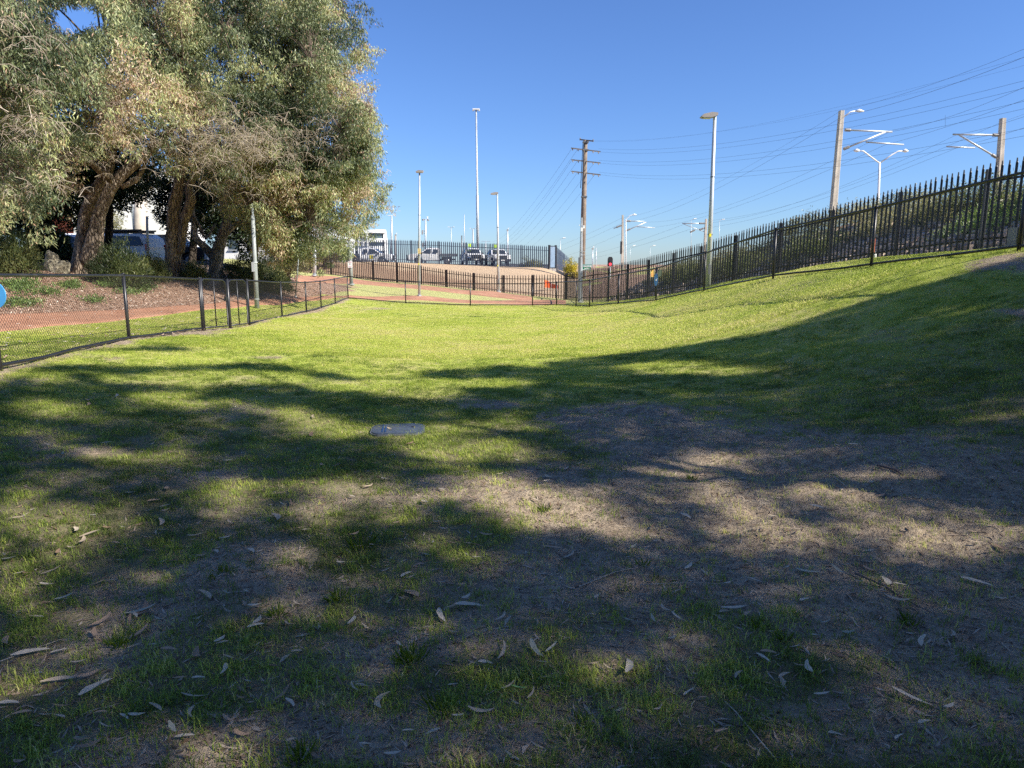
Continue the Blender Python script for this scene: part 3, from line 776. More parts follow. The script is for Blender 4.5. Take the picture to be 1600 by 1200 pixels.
def ell_sample(ells, n, shell=.55):
    """points in a union of ellipsoids (cx,cy,cz,rx,ry,rz,weight), denser to the surface"""
    E = np.array([e[:6] for e in ells], float); w = np.array([(e[6] if len(e) > 6 else 1) * (e[3] * e[4] * e[5]) ** (2 / 3.) for e in ells]); w /= w.sum()
    k = RNG.choice(len(E), n, p=w)
    u = unit(RNG.normal(size=(n, 3))); r = RNG.uniform(shell ** 3, 1, (n, 1)) ** (1 / 3.)
    return E[k, :3] + u * r * E[k, 3:]
def boughs(ells, n, shell=.3, per=13, sxy=.32, sz=.5, fn=None):
    b = ell_sample(ells, max(4, n // per), shell)
    if fn is not None:
        px, py = proj(b[:, 0], b[:, 1], b[:, 2]); b = b[fn(px, py)]
    c = np.repeat(b, per, 0); o = RNG.normal(size=c.shape) * np.array([sxy, sxy, sz]); o[:, 2] -= .25
    return c + o
def px_ell(px, py, Y, rpx, rpy, ry, w=1):
    c = at(px, py, Y); s = Y / 1080.0
    return (c.x, c.y, c.z, rpx * s, ry, rpy * s, w)
def trunk_mesh(paths, seed, n=16):
    mb = MB(); r = random.Random(seed)
    for pts, rad in paths:
        # resample with wobble
        P = [Vector(p) for p in pts]; out = []; rr = []
        for i in range(len(P) - 1):
            L = (P[i + 1] - P[i]).length; m = max(2, int(L / .18))
            for j in range(m):
                t = j / m
                p0 = P[max(i - 1, 0)]; p1 = P[i]; p2 = P[i + 1]; p3 = P[min(i + 2, len(P) - 1)]
                q = .5 * ((2 * p1) + (p2 - p0) * t + (2 * p0 - 5 * p1 + 4 * p2 - p3) * t * t + (3 * p1 - p0 - 3 * p2 + p3) * t ** 3)
                out.append(q + Vector((r.uniform(-1, 1), r.uniform(-1, 1), 0)) * rad[i] * .05)
                rr.append(rad[i] + (rad[i + 1] - rad[i]) * t)
        out.append(P[-1]); rr.append(rad[-1])
        ph = [r.uniform(0, 6.28) for _ in range(4)]
        rn = lambda i, k: 1 + .09 * math.sin(3 * (2 * math.pi * k / n) + ph[0] + i * .13) + .05 * math.sin(5 * (2 * math.pi * k / n) + ph[1] - i * .21) + r.uniform(-.045, .045)
        rr = [q * .88 for q in rr]
        mb.tube(out, rr, n if rad[0] > .12 else 8, True, rn=rn)
    return mb
def limb_to(a, b, r0, r1, sag=.15, seed=0):
    r = random.Random(seed); a = Vector(a); b = Vector(b); L = (b - a).length
    pts = [a]
    for t in (.3, .6, .85):
        p = a.lerp(b, t); p.z += math.sin(t * math.pi) * L * sag; p += Vector((r.uniform(-1, 1), r.uniform(-1, 1), r.uniform(-1, 1))) * L * .05; pts.append(p)
    pts.append(b); return pts, [r0 + (r1 - r0) * t for t in (0, .3, .6, .85, 1)]
def make_tree(name, label, base, trunks, cent, rad, n_per, lmat, bmat, group=None, ln=(.09, .15), wd=.02, droop=1.2, n_limbs=14, twigs=0, tint=None, hubs=None, twig_every=1, cat='tree', flat=.7, dead=0):
    base = Vector(base); t = thing(name, label, cat, base, group=group)
    b = np.array(base)
    paths = [([Vector(p) - base for p in pts], rd) for pts, rd in trunks]
    mb = trunk_mesh(paths, int(abs(base.x * 100)))
    mb.build('trunk', bmat, t, True)
    # limbs from the trunk tops to hub points, then twigs to the clumps
    rel = cent - b
    hub_i = RNG.choice(len(rel), min(n_limbs, len(rel)), replace=False)
    hubs_ = rel[hub_i]
    src = []
    for pts, rd in paths:
        for i in range(max(1, len(pts) // 2), len(pts)): src.append((pts[i], rd[i]))
    mbl = MB(); S = np.array([tuple(s[0]) for s in src])
    for h in hubs_:
        d = np.linalg.norm(S - h, axis=1) + np.maximum(0, S[:, 2] - h[2]) * .8; k_ = int(np.argmin(d))
        pts, rr = limb_to(src[k_][0], h, min(src[k_][1] * .55, .11), .025, .12, int(abs(h[0] * 97)))
        mbl.tube(pts, rr, 6)
    if mbl.v: mbl.build('branch', bmat, t, True)
    # twigs (vectorised triangular tubes)
    sel = np.arange(0, len(rel), twig_every)
    A = hubs_[np.argmin(((rel[sel, None, :] - hubs_[None]) ** 2).sum(-1), 1)]; B = rel[sel] - np.array([0, 0, .1])
    mid = (A + B) / 2 + np.array([0, 0, .25]) + RNG.normal(0, .14, A.shape)
    tw = [np.stack([A, mid, B], 1)]; rad_t = [np.tile([.010, .007, .003], (len(A), 1))]
    nl = np.linalg.norm(B - A, axis=1) < 1.7; tw = [tw[0][nl]]; rad_t = [rad_t[0][nl]]; n_live = int(nl.sum())
    if dead:
        sp = base.y / 28.0
        c = (np.array([tuple(h) for h in hubs]) - b)[RNG.integers(0, len(hubs), dead)] + RNG.normal(0, 1, (dead, 3)) * np.array([.75, .7, .45]) * sp
        d = unit(RNG.normal(size=(dead, 3)) * np.array([1, .6, .35]) + np.array([.35, -.2, .1])); L = RNG.uniform(.25, .8, (dead, 1)) * sp ** .5
        P = [c, c + d * L * .45 + np.array([0, 0, .05]), c + d * L * .8 - np.array([0, 0, .04]) * L, c + d * L - L * np.array([0, 0, .35])]
        # each main twig carries side twigs hanging from it
        tw.append(np.stack([P[0], P[1], P[2]], 1)); rad_t.append(np.tile([.009, .007, .005], (dead, 1)))
        tw.append(np.stack([P[2], (P[2] + P[3]) / 2 + RNG.normal(0, .03, P[2].shape), P[3]], 1)); rad_t.append(np.tile([.005, .004, .002], (dead, 1)))
        for q in range(3):
            s0 = P[1] + (P[2] - P[1]) * RNG.random((dead, 1)); e = s0 + unit(RNG.normal(size=(dead, 3)) * np.array([.8, .8, .4]) + np.array([0, 0, -.9])) * L * RNG.uniform(.3, .7, (dead, 1))
            tw.append(np.stack([s0, (s0 + e) / 2 + RNG.normal(0, .035, e.shape), e], 1)); rad_t.append(np.tile([.005, .004, .002], (dead, 1)))
    tw = np.concatenate(tw); rt = np.concatenate(rad_t)
    n = len(tw); th = np.array([0, 2.094, 4.189]); V = np.zeros((n, 3, 3, 3))
    t0 = unit(tw[:, 2] - tw[:, 0]); a_ = unit(np.cross(t0, RNG.normal(size=(n, 3)))); b_ = np.cross(t0, a_)
    for i in range(3):
        for kk in range(3):
            V[:, i, kk] = tw[:, i] + (a_ * math.cos(th[kk]) + b_ * math.sin(th[kk])) * rt[:, i][:, None]
    V = V.reshape(-1, 3); i0 = np.arange(n) * 9; fs = []
    for i in range(2):
        for kk in range(3):
            k2 = (kk + 1) % 3; fs.append(np.stack([i0 + i * 3 + kk, i0 + i * 3 + k2, i0 + (i + 1) * 3 + k2, i0 + (i + 1) * 3 + kk], 1))
    me = np_mesh('twigs', V, np.concatenate(fs)); o = add_obj('twigs', me, [M['twigdk'], M['twig']], t); tag(o, kind='stuff')
    mi = np.tile(np.repeat([0, 1], [n_live, n - n_live]), 6).astype(np.int32); me.polygons.foreach_set('material_index', mi)
    p, d, L, W, tt = spray(rel, rad, n_per, droop, ln, wd, tint, flat)
    o = add_obj('crown', leaves_mesh('crown', p, d, L, W, tt), lmat, t); tag(o, kind='stuff')
    return t

def keep_sky_hole(c):
    px, py = proj(c[:, 0], c[:, 1], c[:, 2])
    h = ((px - 122) / 48) ** 2 + ((py - 28) / 24) ** 2 < 1
    return c[~h]
def clip_px(c, fn):
    px, py = proj(c[:, 0], c[:, 1], c[:, 2]); return c[fn(px, py)]
def tinted(c, base=.45, sc=1.3, amp=.5):
    return np.clip(base + (vnoise(c[:, 0] + c[:, 1] * .7, c[:, 2], sc) - .5) * amp * 2 + RNG.normal(0, .08, len(c)), 0, 1)

# right outline of the big crowns in the photograph
OUT_Y = [-300, 0, 50, 100, 150, 200, 230, 260, 300, 330, 360, 385, 410, 430]
OUT_X = [520, 566, 578, 578, 584, 596, 604, 606, 592, 588, 580, 560, 520, 470]
def inside_right(px, py): return px < np.interp(py, OUT_Y, OUT_X) - 8 + RNG.normal(0, 6, len(px))
def low_line(px, py):     # underside of the crowns
    lim = np.interp(px, [-200, 0, 60, 100, 125, 160, 200, 240, 270, 330, 365, 400, 440, 480, 540, 590], [330, 335, 330, 290, 250, 225, 215, 225, 250, 280, 325, 372, 400, 410, 398, 350])
    return py < lim + RNG.normal(0, 12, len(px))
# tree 1: leaning double trunk, left
Y = 25.5
tb = at(132, 431, Y)
tr1 = [([at(133, 440, Y), at(133, 420, Y), at(132, 395, Y), at(132, 365, Y), at(134, 334, Y), at(146, 305, Y), at(162, 277, Y), at(172, 243, Y), at(182, 190, Y), at(186, 130, Y)], [.66, .52, .40, .29, .25, .25, .235, .20, .15, .08]),
       ([at(140, 412, Y - .1), at(146, 385, Y - .2), at(150, 360, Y - .35), at(156, 334, Y - .45), at(179, 287, Y - .55), at(212, 255, Y - .6), at(245, 226, Y - .7), at(272, 196, Y - .8), at(292, 150, Y - 1)], [.40, .34, .27, .23, .22, .20, .16, .12, .07]),
       ([at(190, 292, Y - .5), at(212, 282, Y - .4), at(226, 258, Y - .3), at(230, 236, Y)], [.11, .10, .07, .04])]
ec = [px_ell(150, 60, 23.5, 170, 100, 4, 1.2), px_ell(60, 190, 22.5, 120, 90, 3.5), px_ell(210, 130, 22, 110, 85, 3), px_ell(40, 285, 21.5, 80, 50, 2.2), px_ell(120, -120, 24, 220, 130, 5, .6), px_ell(-60, 120, 23, 140, 150, 4, .6)]
c = boughs(ec, 3400, .25, fn=lambda px, py: low_line(px, py + 12)); c = keep_sky_hole(c); c = clip_px(c, lambda px, py: low_line(px, py - 12))
px, py = proj(c[:, 0], c[:, 1], c[:, 2])
c = c[~((np.abs(px - 105) < 45) & (np.abs(py - 175) < 28) & (c[:, 1] < 24))]
make_tree('gum_tree', 'large gum tree on the left whose thick leaning trunk forks into two limbs', tb, tr1, c, RNG.uniform(.22, .42, len(c)), 54, M['gum'], M['bark'], droop=1.1, n_limbs=26, tint=tinted(c, .40, 1.3, .62), dead=200, wd=.029, ln=(.09, .17), hubs=[at(90, 130, 21.5), at(180, 235, 22), at(60, 240, 21), at(240, 210, 22.5)])
# tree 2: upright trunk in the centre of the group
Y = 29
tr2 = [([at(270, 438, Y), at(270, 400, Y), at(270, 355, Y), at(273, 315, Y), at(282, 280, Y), at(288, 235, Y), at(284, 170, Y), at(300, 100, Y)], [.46, .36, .30, .28, .24, .18, .13, .07]),
       ([at(281, 395, Y), at(288, 345, Y), at(298, 312, Y - .2), at(296, 290, Y - .1), at(316, 250, Y), at(350, 200, Y), at(392, 150, Y)], [.20, .21, .22, .17, .12, .09, .05])]
ec = [px_ell(300, 60, 27.5, 130, 110, 4, 1.1), px_ell(400, 110, 26.5, 120, 110, 3.6), px_ell(350, 215, 27, 110, 75, 3), px_ell(330, -130, 28, 220, 120, 5, .6)]
c = boughs(ec, 3200, .25, fn=lambda px, py: low_line(px, py + 12)); c = keep_sky_hole(c); c = clip_px(c, lambda px, py: low_line(px, py - 12))
hb = [at(325, 195, 24.6), at(370, 215, 24.4), at(285, 195, 24.5), at(405, 225, 24.6), at(330, 240, 24.6)]
make_tree('gum_tree', 'tall gum tree in mid group with upright furrowed trunk and hanging bare twigs', at(270, 434, Y), tr2, c, RNG.uniform(.22, .42, len(c)), 54, M['gum'], M['bark'], n_limbs=26, tint=tinted(c, .42, 1.3, .62), dead=600, hubs=hb, wd=.029, ln=(.09, .17))
# tree 3: shorter forked trunk to its right carrying the broad hanging crown
Y = 32.5
tr3 = [([at(336, 440, Y), at(338, 405, Y), at(345, 375, Y), at(354, 345, Y), at(350, 320, Y), at(372, 270, Y), at(420, 210, Y), at(470, 140, Y)], [.36, .33, .26, .22, .2, .16, .12, .06]),
       ([at(334, 402, Y), at(322, 388, Y - .1), at(306, 372, Y - .2), at(302, 348, Y - .1), at(300, 310, Y)], [.22, .19, .16, .12, .09]),
       ([at(336, 350, Y + .2), at(322, 372, Y + .1), at(311, 352, Y), at(300, 334, Y - .2), at(292, 326, Y - .2)], [.05, .07, .07, .06, .03]),
       ([at(350, 368, Y), at(368, 352, Y), at(385, 345, Y + .1), at(420, 330, Y)], [.16, .13, .10, .05])]
ec = [px_ell(500, 60, 29, 90, 110, 4, 1.1), px_ell(500, 190, 28.5, 100, 100, 3.8, 1.2), px_ell(540, 300, 29, 60, 75, 2.6), px_ell(430, 290, 28.5, 90, 80, 3, 1.2), px_ell(470, 360, 29, 80, 45, 2.2), px_ell(470, -130, 29, 140, 130, 5, .6), px_ell(560, 235, 29, 45, 60, 2, 1.0)]
c = boughs(ec, 5000, .2, fn=lambda px, py: (px < np.interp(py, OUT_Y, OUT_X) - 20 + RNG.normal(0, 9, len(px)) + 14 * np.sin(py / 21.)) & low_line(px, py + 14)); c = clip_px(c, lambda px, py: low_line(px, py - 12))
make_tree('gum_tree', 'gum tree with a short forked trunk whose broad crown hangs furthest right against the sky', at(336, 434, Y), tr3, c, RNG.uniform(.2, .4, len(c)), 56, M['gum'], M['bark'], n_limbs=30, tint=tinted(c, .47, 1.3, .62), dead=260, hubs=[at(440, 220, 26), at(460, 200, 26), at(400, 280, 26.5), at(360, 290, 27)], wd=.029, ln=(.09, .17))
# near tree off the left edge: leafy boughs reaching into the frame
Yn = 15
tb = at(-330, 470, 16); tb = Vector((tb.x, tb.y, hz(tb.x, tb.y) - .1))
trn = [([tb, tb + Vector((.2, -.1, 2)), tb + Vector((.7, -.3, 4)), tb + Vector((1.6, -.6, 6)), tb + Vector((2.6, -.8, 8))], [.4, .33, .28, .2, .1])]
ec = [px_ell(20, 70, 15, 75, 70, 1.6), px_ell(60, 20, 15.5, 90, 40, 1.6), px_ell(-120, 60, 15, 130, 160, 2.5, .7), px_ell(20, 270, 16.5, 60, 60, 1.3, .8), px_ell(10, 160, 16, 60, 60, 1.2, .8)]
c = boughs(ec, 1250, .2, sxy=.2, sz=.3); c = clip_px(c, lambda px, py: ((px < 155 + RNG.normal(0, 10, len(px))) & ~((px > 70) & (py < 60)))); c = keep_sky_hole(c); c = c[c[:, 2] > hz(-10, 16) + 2.0]
make_tree('gum_tree', 'gum tree at the left edge of the picture with pale bare twigs among drooping leaves', tb, trn, c, RNG.uniform(.15, .32, len(c)), 34, M['gum'], M['bark'], n_limbs=22, tint=tinted(c, .5), dead=110, hubs=[at(10, 50, 13.8), at(20, 130, 14.2), at(40, 190, 14.4), at(60, 290, 15.5)], ln=(.08, .15), wd=.025)
# dark trees behind them
def back_tree(label, px, Yd, rpx, top, bot, mat, nclump, tr=.22, tint=.4, ln=(.16, .26), wd=.06, group='dark trees closing the view behind the gums', tint_amp=.4, name='bushy_tree', n_per=26, base_py=None):
    b = at(px, 425, Yd); b.z = hz(b.x, b.y) - .1
    if base_py: b = at(px, base_py, Yd)
    topp = at(px + 4, top, Yd)
    tk = [([b, b.lerp(topp, .3) + Vector((.1, 0, 0)), b.lerp(topp, .6), b.lerp(topp, .9)], [tr, tr * .8, tr * .5, tr * .2])]
    mid = (top + bot) / 2; h = (bot - top) / 2
    c = ell_sample([px_ell(px, mid, Yd, rpx, h, rpx * Yd / 1080 * .8), px_ell(px - rpx * .3, mid + h * .3, Yd, rpx * .6, h * .6, rpx * Yd / 1080 * .6), px_ell(px + rpx * .35, mid + h * .1, Yd, rpx * .6, h * .75, rpx * Yd / 1080 * .6)], nclump, .3)
    c = c[c[:, 2] > b.z + .15]
    return make_tree(name, label, b, tk, c, RNG.uniform(.25, .5, len(c)), n_per, mat, M['bark_dark'], group=None, ln=ln, wd=wd, droop=.4, n_limbs=8, tint=tinted(c, tint, 1.0, tint_amp), twig_every=3)
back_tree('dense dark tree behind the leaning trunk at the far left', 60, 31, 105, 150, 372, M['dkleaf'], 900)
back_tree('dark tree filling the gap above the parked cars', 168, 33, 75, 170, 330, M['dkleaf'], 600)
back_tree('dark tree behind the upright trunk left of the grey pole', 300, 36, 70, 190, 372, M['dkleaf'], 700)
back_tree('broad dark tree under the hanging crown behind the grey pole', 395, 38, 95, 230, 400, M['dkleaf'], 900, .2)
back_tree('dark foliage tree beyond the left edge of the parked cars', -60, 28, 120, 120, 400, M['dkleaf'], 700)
back_tree('small rounded olive green tree beside the end of the brown fence', 446, 40, 44, 372, 432, M['olive'], 260, .28, .5, (.10, .16), .04, base_py=437)
back_tree('grey green sapling crown showing left of the white building', 152, 40, 40, 322, 362, M['olive'], 180, .1, .5, (.1, .16), .04)
back_tree('green roadside tree far behind the yellow stickered truck', 505, 62, 46, 372, 412, M['olive'], 200, .2, .45, (.16, .24), .07)
# shrubs
def shrub(label, px, py, Yd, rpx, hpx, mat=None, n=220, ln=(.08, .16), wd=.018, tint=.45, name='shrub', group=None, n_per=34, r=(.14, .26)):
    b = at(px, py, Yd); b.z = hz(b.x, b.y); mat = mat or M['bush']
    rx = rpx * Yd / 1080; h = hpx * Yd / 1080
    t = thing(name, label, 'shrub', b, group=group)
    u = unit(RNG.normal(size=(n, 3))); u[:, 2] = np.abs(u[:, 2]); q = u * RNG.uniform(.35, 1, (n, 1)) ** .6 * np.array([rx, rx * .85, h]); 
    q *= (1 + (vnoise(u[:, 0] * 3 + px, u[:, 1] * 3 + u[:, 2] * 2, .7)[:, None] - .5) * .6)
    mb = MB()
    for i in range(0, n, 7): mb.tube([(q[i, 0] * .08, q[i, 1] * .08, -.1), tuple(q[i] * .55 + np.array([0, 0, .1])), tuple(q[i])], [.022, .014, .005], 5)
    o = mb.build('stems', M['bark_dark'], t); tag(o, kind='stuff')
    m = n * n_per; cc = np.repeat(q, n_per, 0); oo = unit(RNG.normal(size=(m, 3))) * RNG.uniform(0, 1, (m, 1)) ** .5 * RNG.uniform(r[0], r[1])
    d = unit(cc * .8 / max(rx, h) + RNG.normal(0, .5, (m, 3)) + np.array([0, 0, .55]))
    tt = np.clip(np.repeat(tinted(q, tint, .5, .4), n_per) + RNG.normal(0, .15, m) + (d[:, 2] - .4) * .1, 0, 1)
    o = add_obj('foliage', leaves_mesh('foliage', cc + oo, d, RNG.uniform(ln[0], ln[1], m), wd * RNG.uniform(.7, 1.3, m), tt), mat, t); tag(o, kind='stuff')
    return t
shrub('feathery green shrub at the left edge under the drooping boughs', 18, 432, 22, 44, 68, n=260, tint=.55)
shrub('broad feathery dark green shrub right of the leaning trunk', 188, 432, 24.5, 46, 60, n=300, tint=.42)
shrub('small green shrub just left of the upright furrowed trunk', 238, 430, 27, 24, 38, n=120, tint=.5)
shrub('low sprawling green shrub between the upright and the forked trunks', 304, 435, 29, 24, 34, n=120, tint=.6)
shrub('tall dark green shrub left of the grey pole', 378, 438, 30, 34, 56, n=240, tint=.35)
shrub('rounded mid green shrub just right of the grey pole', 428, 437, 33, 30, 30, n=200, tint=.6)
shrub('dark low shrub behind the grey pole', 405, 430, 35, 30, 40, n=160, tint=.25)
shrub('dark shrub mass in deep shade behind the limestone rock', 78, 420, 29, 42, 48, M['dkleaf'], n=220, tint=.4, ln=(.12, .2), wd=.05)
shrub('yellow blossoming bush beyond the corner of the palisade fence', 892, 436, 68, 12, 24, M['wattle'], n=55, ln=(.12, .2), wd=.06, tint=.5, r=(.25, .4))
shrub('grey green bush in the car park behind the top fence', 829, 418, 74, 17, 16, M['olive'], n=80, ln=(.12, .2), wd=.06, tint=.25, r=(.25, .4))
# vegetation on the embankment
for (lab, s, off, w, h, mt, ti, n_) in [
        ('tall olive scrub on the embankment between the two large rail masts', .26, 1.5, 2.2, .8, 'olive', .7, 260), ('sunlit green scrub on the embankment just right of the tallest mast', .37, 1.5, 2.0, .7, 'bush', .8, 260), ('olive scrub on the embankment between tallest mast and lamp post', .49, 1.5, 2.4, .7, 'olive', .6, 260), ('mixed olive scrub on the bank left of the small fence signs', .76, 1.4, 2.4, .7, 'olive', .5, 260), ('rough olive scrub where the bank meets the power pole', .9, 1.2, 2.6, .6, 'olive', .45, 240),
        ('green scrub trailing over the top of the stone wall near the right edge', .20, 1.9, 1.5, .9, 'bush', .75, 220), ('bright green grass like scrub on the wall behind the twin arm lamp', .33, 1.7, 1.8, .7, 'weed', .5, 220),
        ('dark bush on the embankment left of the tallest wooden mast', .455, 1.8, 1.6, .8, 'bush', .7, 200), ('green creeper over the wall right of the tallest mast', .40, 1.0, 1.3, .5, 'weed', .45, 160),
        ('dark green ivy patch on the wall behind the lamp post by the fence', .57, .9, 1.5, .9, 'bush', .7, 220), ('olive scrub on the embankment crest above the lamp post', .54, 2.4, 1.6, .8, 'olive', .45, 180),
        ('dark green thicket on the wall behind the small blue and amber signs', .70, .8, 1.7, 1.0, 'bush', .7, 240), ('grey green scrub on the crest above the small fence signs', .67, 2.2, 1.8, .9, 'olive', .3, 200),
        ('low green scrub where the wall dies away at the power pole', .83, .9, 1.6, .8, 'bush', .7, 200), ('pale dry shrub above the crest left of the lamp post', .61, 3.0, .9, .75, 'olive', .95, 120),
        ('dark shrub on the wall top at the right edge of the picture', .13, 2.2, 1.4, 1.0, 'bush', .7, 200), ('light green weeds hanging on the wall behind the nearest palisade panels', .27, .8, 1.3, .4, 'weed', .55, 160)]:
    k_ = (1 - s) * (len(WALL) - 1); i = min(int(k_), len(WALL) - 2); u = k_ - i
    f = WALL[i][0].lerp(WALL[i + 1][0], u); nn = WALL[i][1].lerp(WALL[i + 1][1], u)
    q = f + nn * (off * 2.0); b = Vector((q.x, q.y, hz(q.x, q.y)))
    t = thing('shrub', lab, 'shrub', b)
    n = n_; tdir = Vector((-nn.y, nn.x, 0)).normalized()
    uu = RNG.uniform(-1, 1, n); vv = RNG.uniform(-1, 1, n); ww = RNG.uniform(0, 1, n) * np.sqrt(np.clip(1 - uu ** 2 * .8, 0, 1)) * h
    qx = tdir.x * uu * w + nn.x * vv * .7; qy = tdir.y * uu * w + nn.y * vv * .7
    qz = H(b.x + qx, b.y + qy) - b.z
    q = np.stack([qx, qy, qz + ww], 1)
    npp = 34; m = n * npp; cc = np.repeat(q, npp, 0) + RNG.normal(0, .13, (m, 3)); d = unit(RNG.normal(0, .6, (m, 3)) + np.array([0, 0, .6]))
    tt = np.clip(np.repeat(tinted(q, ti + .1, .5, .35), npp) + RNG.normal(0, .12, m), 0, 1)
    o = add_obj('foliage', leaves_mesh('foliage', cc, d, RNG.uniform(.06, .14, m), RNG.uniform(.015, .035, m), tt), M[mt], t); tag(o, kind='stuff')
    mb = MB()
    for j in range(0, n, 12): mb.tube([(q[j, 0], q[j, 1], qz[j] - .1), tuple(q[j])], [.015, .006], 4)
    o = mb.build('stems', M['bark_dark'], t); tag(o, kind='stuff')

# ------------------------------------------------------------------ the gums behind and beside the camera, whose shade falls on the lawn
NS = 21000
sxs = RNG.uniform(-12, 12, NS); sys_ = RNG.uniform(-4, 13.5, NS)
gzs = H(sxs, sys_)
ppx, ppy = proj(sxs, sys_, gzs)
vis_ = (sys_ * CP - (gzs - EYE) * SP > .3)
lit = lit_at(ppx, ppy) & vis_
# outside the photographed ground: continue the pattern with noise
outside = (ppx < -150) | (ppx > 1750) | (ppy > 1250) | (sys_ < 2)
lit = np.where(outside, (vnoise(sxs, sys_, 1.1, 3) > .58) | (sys_ > 12.5 - .0 * sxs), lit)
tgt = np.stack([sxs, sys_, gzs], 1)[~lit]
sd = np.array(tuple(SUN_DIR)) / SUN_DIR.z
TR = [(Vector((6.4, -3.2)), 1), (Vector((11.8, .6)), 2), (Vector((2.2, -7.6)), 3), (Vector((16.0, 5.0)), 4)]
hgt = np.where(RNG.random(len(tgt)) < .5, RNG.uniform(5.5, 8.5, len(tgt)), RNG.uniform(7.5, 12, len(tgt)))
# choose a height so that the clump lies near one of the trees, outside the picture
best = np.full(len(tgt), 1e9); bh = np.zeros(len(tgt)); bk = np.zeros(len(tgt), int)
for tries in range(10):
    hh = RNG.uniform(4.2, 13.5, len(tgt)); P3 = tgt + sd * hh[:, None]
    for kx, (xy, _) in enumerate(TR):
        d = np.hypot(P3[:, 0] - xy.x, P3[:, 1] - xy.y) / 5.0 + np.abs(P3[:, 2] - 8.5) / 7
        d = np.where(in_frame(P3[:, 0], P3[:, 1], P3[:, 2] , 70) | in_frame(P3[:, 0], P3[:, 1], P3[:, 2] - .6, 70), 1e6, d)
        m_ = d < best; best[m_] = d[m_]; bh[m_] = hh[m_]; bk[m_] = kx
ok = best < 1e5
P3 = (tgt + sd * bh[:, None])[ok]; bk = bk[ok]
SHADE_N = len(P3)
for kx, (xy, sd_) in enumerate(TR):
    c = P3[bk == kx]
    if len(c) < 5: continue
    b = Vector((xy.x, xy.y, hz(xy.x, xy.y) - .1)); cm = c.mean(0)
    top = Vector((b.x * .6 + cm[0] * .4, b.y * .6 + cm[1] * .4, 8.8))
    tk = [([b, b.lerp(top, .3) + Vector((.15, -.1, 0)), b.lerp(top, .6), top], [.36, .30, .22, .12])]
    lab = ['gum tree standing just right of the camera, shading the lawn', 'gum tree on the slope right of the picture, shading the bare sand', 'gum tree behind the camera, shading the foreground', 'gum tree on the railway embankment beyond the right edge, shading the slope'][kx]
    make_tree('gum_tree', lab, b, tk, c, RNG.uniform(.16, .27, len(c)), 38, M['gum'], M['bark'], n_limbs=16, tint=tinted(c, .45), ln=(.10, .17), wd=.034, twig_every=3, droop=.8, flat=.6)

# ------------------------------------------------------------------ grass
def tuft(name, nb, h, spread, w, seed):
    r = np.random.default_rng(seed); V = []; Fc = []; T = []
    for i in range(nb):
        a = r.uniform(0, 6.28); rad = spread * r.uniform(0, 1) ** .5; x, y = rad * math.cos(a), rad * math.sin(a)
        l = h * r.uniform(.5, 1.15); da = r.uniform(0, 6.28); lean = r.uniform(.2, 1.1)
        dx, dy = math.cos(da) * lean, math.sin(da) * lean; sx, sy = -math.sin(da) * w / 2, math.cos(da) * w / 2
        k = len(V)
        V += [(x - sx, y - sy, -.004), (x + sx, y + sy, -.004), (x + dx * l * .4 + sx * .8, y + dy * l * .4 + sy * .8, l * .6), (x + dx * l * .4 - sx * .8, y + dy * l * .4 - sy * .8, l * .6), (x + dx * l, y + dy * l, l * .85)]
        Fc += [(k, k + 1, k + 2, k + 3), (k + 3, k + 2, k + 4)]; T += [float(np.clip(r.normal(.5, .2), 0, 1))] * 5
    me = bpy.data.meshes.new(name); me.from_pydata(V, [], Fc); a = me.attributes.new('tint0', 'FLOAT', 'POINT'); a.data.foreach_set('value', T); me.update(); me.materials.append(M['grassI']); return me
# grass blade material reads a per-instance tint
k = N('lawn_blade'); 
tn = k.attr('tint0'); ti = k.n('ShaderNodeAttribute', attribute_name='itint', attribute_type='INSTANCER').outputs['Fac']
f = k.math('ADD', k.math('MULTIPLY', tn, .5), k.math('MULTIPLY', ti, .6), clamp=True)
cc = k.ramp(f, [(0, (.055, .078, .022)), (.3, (.125, .165, .038)), (.5, (.24, .33, .045)), (.68, (.43, .51, .08)), (.85, (.60, .60, .17)), (1, (.64, .53, .30))])
k.col(cc); k.rough(.5); k.spec(.25)
tr = k.n('ShaderNodeBsdfTranslucent', {'Color': cc}); mx = k.n('ShaderNodeMixShader', {0: .45, 1: k.b.outputs[0], 2: tr.outputs[0]}); k.t.links.new(mx.outputs[0], k.out.inputs[0])
M['grassI'] = k.m
tcol = []
tuft_specs = [('short_tuft', 6, .026, .04, .0026), ('short_tuft', 6, .020, .05, .0028), ('mid_tuft', 9, .036, .04, .0028), ('far_tuft', 6, .024, .09, .007), ('far_tuft', 6, .020, .10, .008)]
TM = [tuft(n_, a, b_, c_, d_, i) for i, (n_, a, b_, c_, d_) in enumerate(tuft_specs)]
